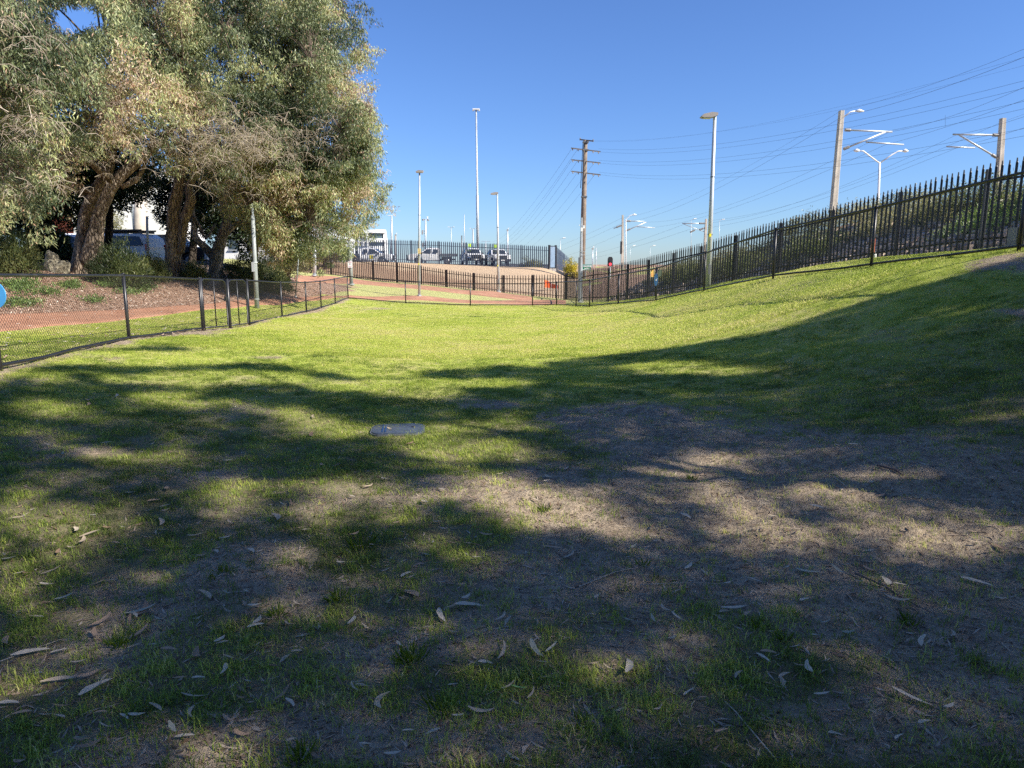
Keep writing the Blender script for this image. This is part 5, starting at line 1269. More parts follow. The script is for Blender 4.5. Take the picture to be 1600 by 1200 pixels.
# tall mast
t, d = pole(747, 412, 744, 172, 82, .17, .085, 'light_mast', 'tallest slender light mast rising behind the parked work vehicles', M['galv'], 'light mast', collar=.45, sides=10)
for s in (-1, 1):
    mb = MB(); mb.box(d + Vector((s * .2, 0, .08)), (.38, .4, .12), 0); mb.box(d + Vector((s * .32, 0, -.04)), (.2, .3, .1)); mb.build('lamp_head', M['white_lamp'], t)
def small_pole(px, py0, top, Yd, w, label, extra=None, mat='galv', name='pole', cat='pole'):
    r = w / 2 * Yd / 1080
    t, d = pole(px, py0, px, top, Yd, r, r * .75, name, label, M[mat], cat, sides=8)
    s = Yd / 1080
    mb = MB()
    if extra == 'cam_left':
        mb.tube([d + Vector((-6 * s, 0, 0)), d + Vector((3 * s, 0, 0))], .5 * s, 6); mb.box(d + Vector((3.5 * s, 0, 1.5 * s)), (1.6 * s, 1.6 * s, 3 * s)); mb.build('camera_arm', M['white_lamp'], t)
    if extra == 'cams':
        mb.tube([d + Vector((-4 * s, 0, -.5 * s)), d + Vector((4 * s, 0, -.5 * s))], .5 * s, 6); mb.build('camera_arm', M['galv'], t)
        for x_, z_ in ((-4, -2.5), (4, -3)):
            mb = MB(); mb.tube([d + Vector((x_ * s, 0, z_ * s)), d + Vector((x_ * s, 0, (z_ + 2) * s))], [1.2 * s, 1.6 * s], 8); mb.build('camera', M['grey_lamp'], t)
        mb = MB(); mb.box(d + Vector((3 * s, 0, 2 * s)), (1.6 * s, 1.4 * s, 3.4 * s)); mb.build('antenna', M['white_lamp'], t)
        for z_ in (-19, -22, -41, -38):
            mb = MB(); mb.tube([d + Vector((0, 0, z_ * s)), d + Vector((-5.5 * s, 0, (z_ + 2) * s))], .5 * s, 6); mb.box(d + Vector((-5.5 * s, 0, (z_) * s)), (1.8 * s, 1.5 * s, 3 * s)); mb.build('bracket', M['grey_lamp'], t)
    if extra == 'twin':
        for x_ in (-1, 1):
            mb = MB(); mb.tube([d, d + Vector((x_ * 3.4 * s, 0, .8 * s))], .35 * s, 5); mb.build('arm', M['galv'], t); mb = MB(); mb.box(d + Vector((x_ * 4 * s, 0, 1 * s)), (2.4 * s, 1.6 * s, .8 * s)); mb.build('lamp_head', M['white_lamp'], t)
    if extra == 'tee':
        mb.tube([d + Vector((-7 * s, 0, 0)), d + Vector((7 * s, 0, 0))], .35 * s, 5); mb.build('crossbar', M['galv'], t)
    if extra == 'head':
        mb.box(d + Vector((0, 0, .5 * s)), (2.6 * s, 2 * s, 2 * s)); mb.build('camera', M['grey_lamp'], t)
        mb = MB(); mb.box(d + Vector((1.6 * s, 0, 3 * s)), (1.2 * s, 1.2 * s, 2.4 * s)); mb.build('antenna', M['white_lamp'], t)
    if extra == 'armr':
        mb.tube([d, d + Vector((6 * s, 0, 6 * s)), d + Vector((10 * s, 0, 7 * s))], .5 * s, 6); mb.build('arm', M['white_lamp'], t); mb = MB(); mb.tube([d + Vector((10 * s, 0, 7 * s)), d + Vector((12.5 * s, 0, 7.6 * s)), d + Vector((16 * s, 0, 7 * s))], [.7 * s, 1.3 * s, .5 * s], 8); mb.build('lamp_head', M['white_lamp'], t)
    if extra == 'armfar':
        mb.tube([d, d + Vector((4 * s, 0, 2 * s))], .3 * s, 5); mb.build('arm', M['galv'], t); mb = MB(); mb.tube([d + Vector((4 * s, 0, 2 * s)), d + Vector((8 * s, 0, 2.3 * s))], .8 * s, 6); mb.build('lamp_head', M['white_lamp'], t)
    return t
small_pole(612, 412, 337, 75, 3.2, 'pale camera pole with a short crossbar right of the white curved building', 'cam_left', cat='camera pole', name='camera_pole')
small_pole(665, 412, 342, 71, 3.0, 'camera pole with several dark cameras just right of the left centre street lamp', 'cams', cat='camera pole', name='camera_pole')
small_pole(705, 412, 355.5, 120, 1.2, 'very thin distant twin arm lamp above the truck tray', 'twin', name='street_lamp', cat='street lamp')
small_pole(725.5, 412, 335, 95, 1.3, 'thin plain steel pole left of the tallest mast')
small_pole(739, 412, 358, 90, 2.4, 'grey pole with a tiny crossbar touching the foot of the tallest mast', 'twin', name='street_lamp', cat='street lamp')
small_pole(793, 414, 360, 72, 2.8, 'pale camera pole right of the second white truck', 'head', cat='camera pole', name='camera_pole')
small_pole(759, 412, 377, 130, 1.3, 'faint distant T shaped pole right of the tallest mast', 'tee')
small_pole(618, 412, 368, 74, 3.4, 'stubby grey signal post with dark boxes behind the top fence', 'head', 'grey_lamp', name='signal_post', cat='signal')
small_pole(721.5, 412, 368, 73, 2.6, 'short thick brownish post behind the first front facing truck', None, 'steelgrey', name='bollard_post', cat='post')
small_pole(875.5, 425, 374, 150, .9, 'faint distant street lamp above the fence corner', 'armfar', name='street_lamp', cat='street lamp')
small_pole(978, 420, 343, 88, 1.6, 'white street lamp with an angled arm beside the concrete rail mast', 'armr', 'white_lamp', name='street_lamp', cat='street lamp')
small_pole(985, 420, 386, 170, .5, 'tiny faint lamp left of the two far lamps above the fence', 'armfar', name='street_lamp', cat='street lamp')
small_pole(1016, 420, 386, 170, .5, 'tiny faint lamp right of the two far lamps above the fence', 'armfar', name='street_lamp', cat='street lamp')
small_pole(1080, 405, 344, 95, .8, 'far lamp just left of the grey street lamp at the fence', 'armfar', name='street_lamp', cat='street lamp')
small_pole(1124, 400, 345, 95, .8, 'far lamp just right of the grey street lamp at the fence', 'armfar', name='street_lamp', cat='street lamp')
small_pole(926, 430, 389, 100, 1.8, 'shorter of the two slender pale rail masts right of the power pole', 'head')
small_pole(931.5, 430, 387, 104, 1.5, 'taller of the two slender pale rail masts right of the power pole')
# grey box pole with cameras in front of the palisade
t, d = pole(907.5, 471, 909, 340, 41, .10, .045, 'camera_pole', 'grey tapering pole with white boxes standing in front of the timber power pole', M['galv'], 'camera pole', sides=6)
s = 41 / 1080
mb = MB(); mb.box(Vector((-.11, 0, .0)) + d * .27, (.12, .2, d.z * .52)); mb.build('cabinet', M['steelgrey'], t)
for f, x_, w_, h_ in ((.86, 0, .13, .22), (.89, .12, .10, .16)):
    mb = MB(); mb.box(d * f + Vector((x_, -.12, 0)), (w_, .12, h_)); mb.build('white_box', M['white_lamp'], t)
mb = MB(); mb.box(d * .91 + Vector((-.13, -.1, 0)), (.05, .1, .05)); mb.build('camera', M['white_lamp'], t)
mb = MB()
for z_ in (.60, .56): mb.tube([d * z_ + Vector((0, -.1, 0)), d * z_ + Vector((.22, -.1, 0))], .015, 5)
mb.tube([d * .61 + Vector((.22, -.1, 0)), d * .44 + Vector((.22, -.1, 0))], .012, 5); mb.build('ladder_frame', M['galv'], t)
# timber power pole
YP = 62
a = at(909, 436, YP); b = at(915, 219, YP); t = thing('power_pole', 'tall weathered timber power pole with four crossarms', 'power pole', a)
mb = MB(); mb.tube([Vector((0, 0, -1.2)), (b - a) * .5, b - a], [.27, .23, .17], 10); mb.build('pole', M['timber'], t, True)
def pa(px, py, Y=YP): return at(px, py, Y) - a
for (x0, y0, x1, y1) in [(906, 218.5, 927, 221), (892, 231.8, 938, 237.5), (892.5, 250, 938, 255), (892.5, 268, 938, 273.5)]:
    p, q = pa(x0, y0, YP + 1.0), pa(x1, y1, YP - 1.0); d = q - p
    for s_ in (-.14, .14):
        if s_ > 0: continue
        mb = MB(); e = Vector((0, s_, 0)); n_ = Vector((0, .035, 0)); z_ = Vector((0, 0, .05))
        mb.add([p + e - n_ - z_, p + e + n_ - z_, p + e + n_ + z_, p + e - n_ + z_, q + e - n_ - z_, q + e + n_ - z_, q + e + n_ + z_, q + e - n_ + z_], [(0, 1, 2, 3), (7, 6, 5, 4), (0, 4, 5, 1), (1, 5, 6, 2), (2, 6, 7, 3), (3, 7, 4, 0)]); mb.build('crossarm', M['concrete'] if y0 > 225 else M['timber'], t)
    for f in ((.06, .25, .76, .94) if y0 > 225 else (0.02, .98)):
        c_ = p + d * f
        mb = MB(); mb.tube([c_ + Vector((0, 0, -.02)), c_ + Vector((0, -.1, -.16 if y0 > 225 else .16))], [.06, .04], 6); mb.build('insulator', M['insul'], t)
for z_ in (.985, .93, .60):
    mb = MB(); mb.box((b - a) * z_, (.5, .5, .12)); mb.build('band', M['steelgrey'], t)
mb = MB(); mb.tube([(b - a) * .97 + Vector((-.24, -.2, 0)), (b - a) * .66 + Vector((-.34, -.2, 0))], .03, 5); mb.build('down_lead', M['wire'], t)
# rail masts with cantilevers
def mast(label, x0, y0, x1, y1, Yd, w0, w1, arms, lamp=None, box=False, base_z=None, mat='concrete'):
    a = at(x0, y0, Yd); a.z = hz(a.x, a.y) - .2; b = at(x1, y1, Yd)
    a0 = at(x0, y0, Yd); a.x = a0.x + (a0.x - b.x) * (a0.z - a.z) / max(.1, b.z - a0.z)
    t = thing('rail_mast', label, 'rail mast', a); d = b - a; s = Yd / 1080
    w0 *= s; w1 *= s
    mb = MB(); vs = []
    for q, w in ((Vector((0, 0, 0)), w0), (d, w1)):
        for x_, y_ in ((-.5, -.28), (-.42, -.34), (-.12, -.34), (-.09, -.31), (.42, -.34), (.5, -.28), (.5, .32), (-.5, .32)): vs.append(q + Vector((x_ * w, y_ * w * 1.6, 0)))
    mb.add(vs, [tuple(range(8))[::-1], tuple(range(8, 16))] + [(i, (i + 1) % 8, (i + 1) % 8 + 8, i + 8) for i in range(8)]); mb.build('shaft', M[mat], t)
    for (p0, p1, r, ins) in arms:
        P0 = at(p0[0], p0[1], Yd) - a; P1 = at(p1[0], p1[1], Yd) - a
        mb = MB(); mb.tube([P0, P1], r * s, 7); mb.build('cantilever_arm', M['galv'], t, True)
        if ins:
            e = (P1 - P0).normalized(); mb = MB(); q = [P0 + e * (i * .9 * s) for i in range(10)]
            mb.tube(q, [(2.6 if i % 2 else 1.6) * s * ins for i in range(10)], 8); mb.build('insulator', M['insul'], t, True)
    if lamp:
        P0 = at(*lamp[0], Yd) - a; P1 = at(*lamp[1], Yd) - a; P2 = at(*lamp[2], Yd) - a
        mb = MB(); mb.tube([P0, P0.lerp(P1, .6) + Vector((0, 0, .08)), P1], .9 * s, 7); mb.build('lamp_arm', M['white_lamp'], t, True)
        mb = MB(); mb.tube([P1, P1.lerp(P2, .5) + Vector((0, 0, .03)), P2], [.9 * s, 2.4 * s, .8 * s], 8); mb.build('lamp_head', M['white_lamp'], t, True)
    if box:
        P = at(970.5, 387, Yd - .3) - a; mb = MB(); mb.box(P, (2.6 * s, .3, 19 * s)); mb.build('black_box', M['blackpl'], t)
    return t
mast('largest concrete rail mast, carrying a lamp, left of the twin arm lamp', 1301, 338, 1315, 173, 37, 9.6, 6.4,
     [((1320, 203), (1394, 206), 1.3, 1), ((1318, 233), (1384, 206), 1.3, 1), ((1353, 222), (1412, 226), 1.1, 0)], ((1318, 183), (1336, 173.5), (1350, 174)))
mast('rail mast near the right edge with arms reaching left over the track', 1559, 300, 1567, 185, 37.5, 9.2, 6.4, [((1560, 211), (1489, 210), 1.3, 1), ((1557, 246), (1499, 211), 1.3, 1), ((1523, 231), (1479, 229), 1.1, 0)])
mast('small concrete rail mast with a black box on its side', 972.5, 410, 973, 336, 92, 5, 2.4, [((977, 345), (1007, 346), .7, .6), ((977, 361), (1010, 347), .7, .6), ((993, 354), (1023, 356), .6, 0), ((971, 352), (959, 357), .7, .6)], box=True)
mast('small concrete rail mast just left of the grey street lamp at the fence', 1101, 392, 1103.5, 342, 78, 4.6, 2.8, [((1101, 349), (1066, 349), .7, .6), ((1100, 362), (1068, 350), .5, 0), ((1101, 356), (1096, 358), 1.2, .6), ((1086, 359), (1080, 362), .5, .6)])
# twin arm lamp
a = at(1372, 340, 66); t = thing('street_lamp', 'white twin arm street lamp between the two large rail masts', 'street lamp', a); s = 66 / 1080
P = lambda x, y: at(x, y, 66) - a
mb = MB(); mb.tube([P(1369.5, 385), P(1374.5, 254)], [.13, .09], 8); mb.build('pole', M['white_lamp'], t, True)
for pts, hp in (([(1374.5, 255), (1358, 243), (1349, 236), (1343, 235.5)], (1334, 235.5)), ([(1374.5, 255), (1393, 242), (1403, 236.5), (1410, 236)], (1419, 236))):
    mb = MB(); mb.tube([P(*q) for q in pts], .06, 7); mb.build('arm', M['white_lamp'], t, True)
    mb = MB(); e = P(*pts[-1]); f = P(*hp); mb.tube([e, e.lerp(f, .5) + Vector((0, 0, .04)), f], [.07, .17, .06], 8); mb.build('lamp_head', M['white_lamp'], t, True)
# rail signal
a = at(953, 425, 60); t = thing('rail_signal', 'black rail signal showing a red light above the palisade', 'signal', a)
mb = MB(); mb.tube([Vector((0, 0, -.8)), Vector((0, 0, .9))], .05, 8); mb.build('post', M['galv'], t)
mb = MB(); mb.prism([(-.21, 0), (.21, 0), (.21, .62), (.12, .78), (-.12, .78), (-.21, .62)], -.1, .1, 'y'); o = mb.build('signal_head', M['blackpl'], t); o.location = (0, 0, .5)
k = N('lit_red_signal'); k.col((.8, .02, .03)); k.set(k.b.inputs['Emission Color'], (1, .05, .07)); k.b.inputs['Emission Strength'].default_value = 1.2
for z_, m_ in ((.66, k.m), (.95, M['blackpl'])):
    mb = MB(); mb.tube([Vector((0, -.10, z_)), Vector((0, -.14, z_))], .11, 12); mb.build('lamp', m_, t)
# green sign
a = at(919, 440, 58); t = thing('road_sign', 'green road sign with two rows of white lettering beside the power pole', 'road sign', a); s = 58 / 1080
P = lambda x, y: at(x, y, 58) - a
for x_ in (914.5, 922.5):
    mb = MB(); mb.tube([P(x_, 450), P(x_, 416)], .03, 6); mb.build('post', M['galv'], t)
def plate(x0, y0, x1, y1, mat, nm, dy=0):
    p, q = P(x0, y0), P(x1, y1); mb = MB(); mb.box(((p.x + q.x) / 2, -.06 + dy, (p.z + q.z) / 2), (abs(q.x - p.x), .02, abs(q.z - p.z))); return mb.build(nm, mat, t)
plate(910.3, 413.0, 924.6, 417.1, simple('grey_green_sign_face', (.14, .26, .24), .4), 'sign_plate'); plate(910.3, 417.4, 923.0, 422.4, M['signgreen'], 'sign_plate')
def scribble(x0, x1, y, h, seed, mat, dy=-.013):
    r = random.Random(seed); mb = MB(); x = x0
    while x < x1:
        w = r.uniform(.35, .75); p = P(x, y); hh = h * r.choice([.7, 1, 1, 1.15]) * s
        mb.box((p.x, -.06 + dy, p.z + hh / 2), (w * s, .008, hh)); x += w + r.choice([.15, .2, .55])
    mb.build('lettering', mat, t)
scribble(911.5, 923.8, 416.6, 1.5, 4, M['signwhite']); scribble(913.2, 921.0, 420.0, 1.5, 9, M['signwhite']); 
plate(910.8, 421.1, 922.2, 421.8, M['signwhite'], 'border_line', -.013)

# ------------------------------------------------------------------ overhead wires
def wire(p0, Y0, p1, Y1, sag, label, r=.011, grp='overhead wires', extend=0):
    r *= .42
    A = at(p0[0], p0[1], Y0); B = at(p1[0], p1[1], Y1); pts = []; n = 16
    for i in range(n + 1):
        t = i / n; q = A.lerp(B, t); q.z -= sag * 4 * t * (1 - t); pts.append(q - A)
    mb = MB(); mb.tube(pts, r, 4, False)
    o = mb.build('overhead_wire', M['wire'], None); o.location = A; tag(o, label, 'wire', grp)
YR = 26
G1 = 'conductors from the power pole to the right'
for i, (y0, yr, lab) in enumerate([((926, 221), (1640, 78), 'topmost thin earth wire running right from the power pole'), ((907, 219), (1640, 92), 'second thin earth wire running right from the power pole'),
        ((936, 232.5), (1640, 116), 'upper pair conductor from the highest long crossarm, higher one'), ((938, 237.5), (1640, 128), 'upper pair conductor from the highest long crossarm, lower one'),
        ((936, 250.5), (1640, 149), 'conductor from the middle crossarm, higher one'), ((938, 255), (1640, 161), 'conductor from the middle crossarm, lower one'),
        ((936, 269), (1640, 193), 'conductor from the lowest crossarm, higher one'), ((938, 273), (1640, 205), 'conductor from the lowest crossarm, lower one')]):
    wire(y0, 62, yr, YR, .9, lab, .006 if i < 2 else .011, G1)
G2 = 'conductors falling away left of the power pole'
for i, (a_, b_) in enumerate([((893, 233), (770, 378)), ((902, 234), (775, 383)), ((893, 251), (778, 386)), ((902, 252), (783, 388)), ((902, 270), (788, 391)), ((928, 255), (800, 394)), ((930, 272), (808, 396))]):
    wire(a_, 62, b_, 175, 1.5, ['outermost', 'second', 'third', 'fourth', 'fifth', 'sixth', 'innermost'][i] + ' wire from the left in the bundle descending left of the power pole', .022, G2)
G3 = 'railway contact and feeder wires'
RW = [((1314, 173), 37, (1640, 60), 22, .2, .010, 'feeder wire rising right from the top of the largest mast'), ((1319, 181), 37, (1640, 73), 22, .2, .014, 'thicker feeder wire rising right from the largest mast'),
      ((1314, 173), 37, (973, 340), 92, 1.0, .012, 'feeder wire falling left from the top of the largest mast'), ((1313, 184), 37, (973, 348), 92, 1.0, .016, 'thicker feeder wire falling left from the largest mast'),
      ((1390, 206), 37, (1640, 118), 24, .25, .012, 'messenger wire right of the upper arm of the largest mast'), ((1390, 206), 37, (1008, 347), 92, 1.2, .014, 'messenger wire left of the upper arm of the largest mast'),
      ((1384, 226), 37, (1640, 141), 24, .1, .012, 'contact wire right of the steady arm'), ((1384, 226), 37, (1014, 356), 92, .8, .014, 'contact wire left of the steady arm'),
      ((1496, 210), 37.5, (1640, 168), 27, .1, .012, 'messenger wire right of the edge mast arm'), ((1496, 210), 37.5, (1070, 350), 78, 1.2, .013, 'messenger wire left of the edge mast arm'),
      ((1498, 230), 37.5, (1640, 186), 27, .05, .012, 'contact wire right of the edge mast arm'), ((1498, 230), 37.5, (1076, 359), 78, .8, .013, 'contact wire left of the edge mast arm'),
      ((1567, 190), 37.5, (1640, 160), 27, .05, .010, 'feeder wire right of the edge mast top'), ((1567, 190), 37.5, (1103, 345), 78, 1.0, .013, 'feeder wire left of the edge mast top'),
      ((973, 340), 92, (800, 404), 210, 1.0, .022, 'highest far wire continuing left of the small boxed mast'), ((973, 348), 92, (815, 406), 210, 1.0, .022, 'second far wire continuing left of the small boxed mast'),
      ((1008, 347), 92, (850, 408), 210, .8, .022, 'far messenger wire left of the small boxed mast'), ((1070, 350), 78, (880, 404), 190, .8, .02, 'far messenger wire left of the small mast by the street lamp'), ((1076, 359), 78, (890, 410), 190, .5, .02, 'far contact wire left of the small mast by the street lamp')]
for (p0, Y0, p1, Y1, sg, r, lab) in RW: wire(p0, Y0, p1, Y1, sg, lab, r, G3)
wire((1477, 180), 34, (1477, 199), 34, 0, 'short vertical dropper joining two wires left of the edge mast', .012, G3)

# ------------------------------------------------------------------ vehicles
def wheel(parent, x, y, r, w=.24):
    mb = MB(); n = 18; s = 1 if y > 0 else -1
    mb.tube([(x, y - w / 2 * s, r), (x, y - w / 2 * s * .8, r), (x, y + w / 2 * s * .8, r), (x, y + w / 2 * s, r)], [r * .9, r, r, r * .9], n); o = mb.build('tyre', M['tyre'], parent, False)
    mb = MB(); mb.tube([(x, y + w / 2 * s, r), (x, y + (w / 2 + .012) * s, r)], [r * .62, r * .58], 14); rm = mb.build('rim', M['rim'], o)
def hullx(mb, prof, y, inset=None, ytop=None, zt=None, mi=0):
    """side profile (x,z) extruded to half width y; points above zt pulled in to ytop"""
    def yy(z):
        if zt is None or z <= zt[0]: return y
        return y + (ytop - y) * min(1, (z - zt[0]) / (zt[1] - zt[0]))
    n = len(prof); vs = [(x, -yy(z), z) for x, z in prof] + [(x, yy(z), z) for x, z in prof]
    mb.add(vs, [tuple(range(n))[::-1], tuple(range(n, 2 * n))] + [(i, (i + 1) % n, (i + 1) % n + n, i + n) for i in range(n)], mi)
def arch(cx, r, z0, n=7):
    return [(cx + r * math.cos(a), z0 + r * math.sin(a)) for a in [math.pi - math.pi * i / (n - 1) for i in range(n)]]
def bev(o, w=.03):
    m = o.modifiers.new('bevel', 'BEVEL'); m.width = w; m.segments = 2; m.limit_method = 'ANGLE'; m.angle_limit = math.radians(35); m.harden_normals = False
    return o
def ute(label, loc, rz, tray=True, flag=False, sticker=False, rack=False, suv=False, tailred=True, hood_up=False, body='whitep'):
    """x forward; wheelbase 3.0"""
    t = thing('white_suv' if suv else 'white_ute', label, 'car' if suv else 'pickup truck', loc, rz); t.scale = (1, 1, 1) if suv else (.92, .92, .88)
    fw, rw, R = 1.42, -1.55, .38
    if suv:
        prof = [(2.25, .42), (2.32, .62), (2.28, .98), (2.12, 1.10), (1.15, 1.22), (.45, 1.78), (.1, 1.86), (-2.0, 1.84), (-2.32, 1.62), (-2.42, 1.1), (-2.45, .55), (-2.38, .42), (-1.95, .42)] + arch(rw, .43, .42)[1:-1] + [(rw + .45, .40), (fw - .45, .40)] + arch(fw, .43, .42)[1:-1] + [(fw + .45, .42)]
        roof = (1.18, 1.86)
    else:
        prof = [(2.45, .45), (2.52, .65), (2.46, 1.0), (2.28, 1.13), (1.28, 1.20), (.62, 1.72), (.38, 1.80), (-.62, 1.80), (-.80, 1.62), (-.85, 1.1), (-.86, .45), (fw - .48, .42)] + arch(fw, .45, .44)[1:-1] + [(fw + .47, .45)]
        roof = (1.16, 1.8)
    mb = MB(); hullx(mb, prof, .90, ytop=.70, zt=roof); b_ = bev(mb.build('body', M[body], t), .035)
    # side glass, standing a few mm proud
    def yy(z): return .90 + (.70 - .90) * min(1, max(0, (z - roof[0]) / (roof[1] - roof[0]))) 
    if suv: wins = [[(.95, 1.24), (.42, 1.70), (-.10, 1.74), (-.10, 1.22)], [(-.18, 1.22), (-.18, 1.74), (-1.15, 1.73), (-1.15, 1.22)], [(-1.23, 1.22), (-1.23, 1.73), (-1.98, 1.70), (-2.20, 1.25)]]
    else: wins = [[(1.08, 1.22), (.58, 1.64), (.10, 1.69), (.10, 1.20)], [(-.10, 1.22), (-.10, 1.66), (-.55, 1.64), (-.55, 1.22)]]
    for s in (-1, 1):
        for w in wins:
            mb = MB(); vs = [(x, s * (yy(z) + .004), z) for x, z in w] + [(x, s * (yy(z) + .016), z) for x, z in w]; n = 4
            f = [(0, 1, 2, 3), (7, 6, 5, 4)] + [(i, i + 4, (i + 1) % 4 + 4, (i + 1) % 4) for i in range(4)]; mb.add(vs, f); mb.build('side_window', M['glass'], t)
        for x_ in ((1.05, -.14, -1.19) if suv else (1.1, 0.0, -.75)):
            mb = MB(); mb.box((x_, s * .906, .82), (.012, .004, .66)); mb.build('door_gap', M['blackpl'], t)
        mb = MB(); mb.box((1.0 if suv else 1.12, s * 1.0, 1.24), (.12, .2, .17)); bev(mb.build('mirror', M['blackpl'], t), .02)
        mb = MB(); mb.box((-.0, s * .93, .44), (1.7, .12, .06)); mb.build('side_step', M['blackpl'], t)
        mb = MB(); mb.box(((2.2 if suv else 2.38), s * .68, .93), (.2, .34, .16)); mb.build('headlight', M['white_lamp'], t)
    # windscreen
    for (x0, z0, x1, z1, y0, y1, nm) in ([(1.13, 1.25, .52, 1.74, .74, .62, 'windscreen'), (-2.37, 1.25, -2.16, 1.68, .72, .60, 'rear_window')] if suv else [(1.24, 1.235, .66, 1.70, .74, .62, 'windscreen'), (-.855, 1.22, -.79, 1.62, .72, .62, 'rear_window')]):
        nx_ = Vector((z1 - z0, 0, -(x1 - x0))).normalized() * (1 if x0 > 0 else 1); 
        if (x0 > 0 and nx_.x < 0) or (x0 < 0 and nx_.x > 0): nx_ = -nx_
        e = nx_ * .012; e2 = nx_ * .001; vs = []
        for q in (e2, e): vs += [Vector((x0, -y0, z0)) + q, Vector((x0, y0, z0)) + q, Vector((x1, y1, z1)) + q, Vector((x1, -y1, z1)) + q]
        mb = MB(); mb.add(vs, [(3, 2, 1, 0), (4, 5, 6, 7), (0, 1, 5, 4), (1, 2, 6, 5), (2, 3, 7, 6), (3, 0, 4, 7)]); mb.build(nm, M['glass'], t)
    fx_ = 2.34 if suv else 2.53
    mb = MB(); mb.box((fx_ - .02, 0, .86), (.07, 1.0, .34)); mb.build('grille', M['blackpl'], t)
    mb = MB(); mb.box((fx_ + .02, 0, .56), (.22, 1.78, .30)); bev(mb.build('bumper', M['blackpl'] if not suv else M['whitep'], t), .04)
    mb = MB(); mb.box((fx_ + .14, 0, .56), (.012, .38, .11)); mb.build('number_plate', M['signwhite'], t)
    if not suv:
        mb = MB()   # bull bar
        mb.tube([(fx_ + .16, -.62, .5), (fx_ + .2, -.6, 1.05), (fx_ + .2, .6, 1.05), (fx_ + .16, .62, .5)], .035, 8); mb.tube([(fx_ + .19, -.6, .82), (fx_ + .19, .6, .82)], .03, 8); mb.build('bull_bar', M['blackpl'], t, True)
        mb = MB(); mb.box((-.8, 0, .55), (3.3, .8, .16)); mb.build('chassis', M['blackpl'], t)
        mb = MB(); mb.box((-1.75, 0, .93), (1.78, 1.84, .07)); mb.build('tray', M['steelgrey'], t)
        for s in (-1, 1):
            mb = MB(); mb.box((-1.75, s * .9, 1.07), (1.78, .035, .22)); mb.build('tray_side', M['steelgrey'], t)
            mb = MB(); mb.box((-1.55, s * .82, .72), (1.0, .16, .26)); mb.build('mudguard', M['blackpl'], t)
            mb = MB(); mb.box((-2.66, s * .72, .8), (.05, .3, .12)); mb.build('tail_light', M['red'], t)
        mb = MB(); mb.box((-2.63, 0, 1.07), (.035, 1.84, .22)); mb.build('tailgate', M['steelgrey'], t)
        mb = MB(); mb.tube([(-.92, -.8, .95), (-.92, -.8, 1.75), (-.92, .8, 1.75), (-.92, .8, .95)], .03, 6); mb.tube([(-.92, -.8, 1.35), (-.92, .8, 1.35)], .025, 6); mb.build('headboard', M['galv'], t)
    else:
        for s in (-1, 1):
            mb = MB(); mb.box((-2.40, s * .79, 1.13), (.13, .2, .36)); bev(mb.build('tail_light', M['red'], t), .03)
        mb = MB(); mb.box((-2.47, 0, .56), (.16, 1.7, .24)); bev(mb.build('rear_bumper', M['whitep'], t), .04)
        mb = MB(); mb.box((-2.36, 0, .92), (.13, 1.3, .5)); mb.build('tailgate', M['whitep'], t)
    mb = MB(); mb.tube([(.15, .2, 1.82), (.15, .2, 1.93)], .09, 8); 
    if not suv: mb.build('beacon', M['blackpl'], t)
    if flag:
        mb = MB(); mb.tube([(.95, -.5, 1.2), (.7, -.5, 2.35)], .012, 5); mb.build('flag_pole', M['galv'], t); mb = MB(); mb.box((.70, -.32, 2.12), (.03, .36, .36)); mb.build('flag', M['lime'], t)
    if sticker:
        mb = MB(); mb.box((.38, -.908, .82), (.42, .006, .38)); mb.box((.38, .908, .82), (.42, .006, .38)); mb.build('sticker', M['yellow'], t)
        mb = MB(); mb.box((.32, -.913, .82), (.05, .006, .2)); mb.box((.44, -.913, .82), (.05, .006, .2)); mb.box((.32, .913, .82), (.05, .006, .2)); mb.box((.44, .913, .82), (.05, .006, .2)); mb.build('sticker_mark', M['blackpl'], t)
    if rack:
        mb = MB(); mb.box((-.75, 0, 2.0), (2.6, 1.2, .04)); 
        for x_ in (-1.9, -1.2, -.4, .3): mb.box((x_, 0, 1.93), (.05, 1.3, .11))
        for y_ in (-.62, .62): mb.box((-.75, y_, 2.04), (2.6, .04, .06))
        mb.build('roof_rack', M['blackpl'], t)
    for x_ in (fw, rw):
        for y_ in (-.80, .80): wheel(t, x_, y_, R)
    return t
def on(px, Y, dz=0):
    p = at(px, 415, Y); return Vector((p.x, p.y, min(hz(p.x, p.y) + .02, p.z + .1)))
ute('white flat tray work truck parked side on facing left behind the top fence', on(676, 68.6), math.pi + .06, tailred=False)
ute('front facing white work truck with a lime flag, nearer the tallest mast', on(737, 69.5), math.radians(-76), flag=True)
ute('front facing white work truck with a lime flag, nearer the camera pole', on(776, 69.8), math.radians(-74), flag=True)
ute('white work truck with a yellow sticker on its door below the white curved building', on(579, 68.4), -.05, sticker=True)
ute('white truck half hidden by the hanging leaves left of the notice post', on(527, 69.0), -.05, body='steelgrey')
ute('white four wheel drive with roof rack and red tail light behind the gum trunks', Vector((at(181, 400, 38).x, 38, at(181, 361, 38).z - 2.02)), math.pi - .12, rack=True, suv=True)
ute('white car beside the roof racked one, seen between trunk and shrub', Vector((at(118, 400, 43).x, 43, at(150, 364, 43).z - 1.9)), -.2 , suv=True)
ute('pale car glimpsed under the dark tree at the far left', Vector((at(70, 400, 36).x, 37.5, at(70, 366, 37.5).z - 1.9)), math.pi, suv=True)
ute('dark car showing its roof right of the roof racked four wheel drive', Vector((at(268, 400, 41).x, 41, at(262, 366, 41).z - 1.9)), 0, suv=True, body='blackpl')

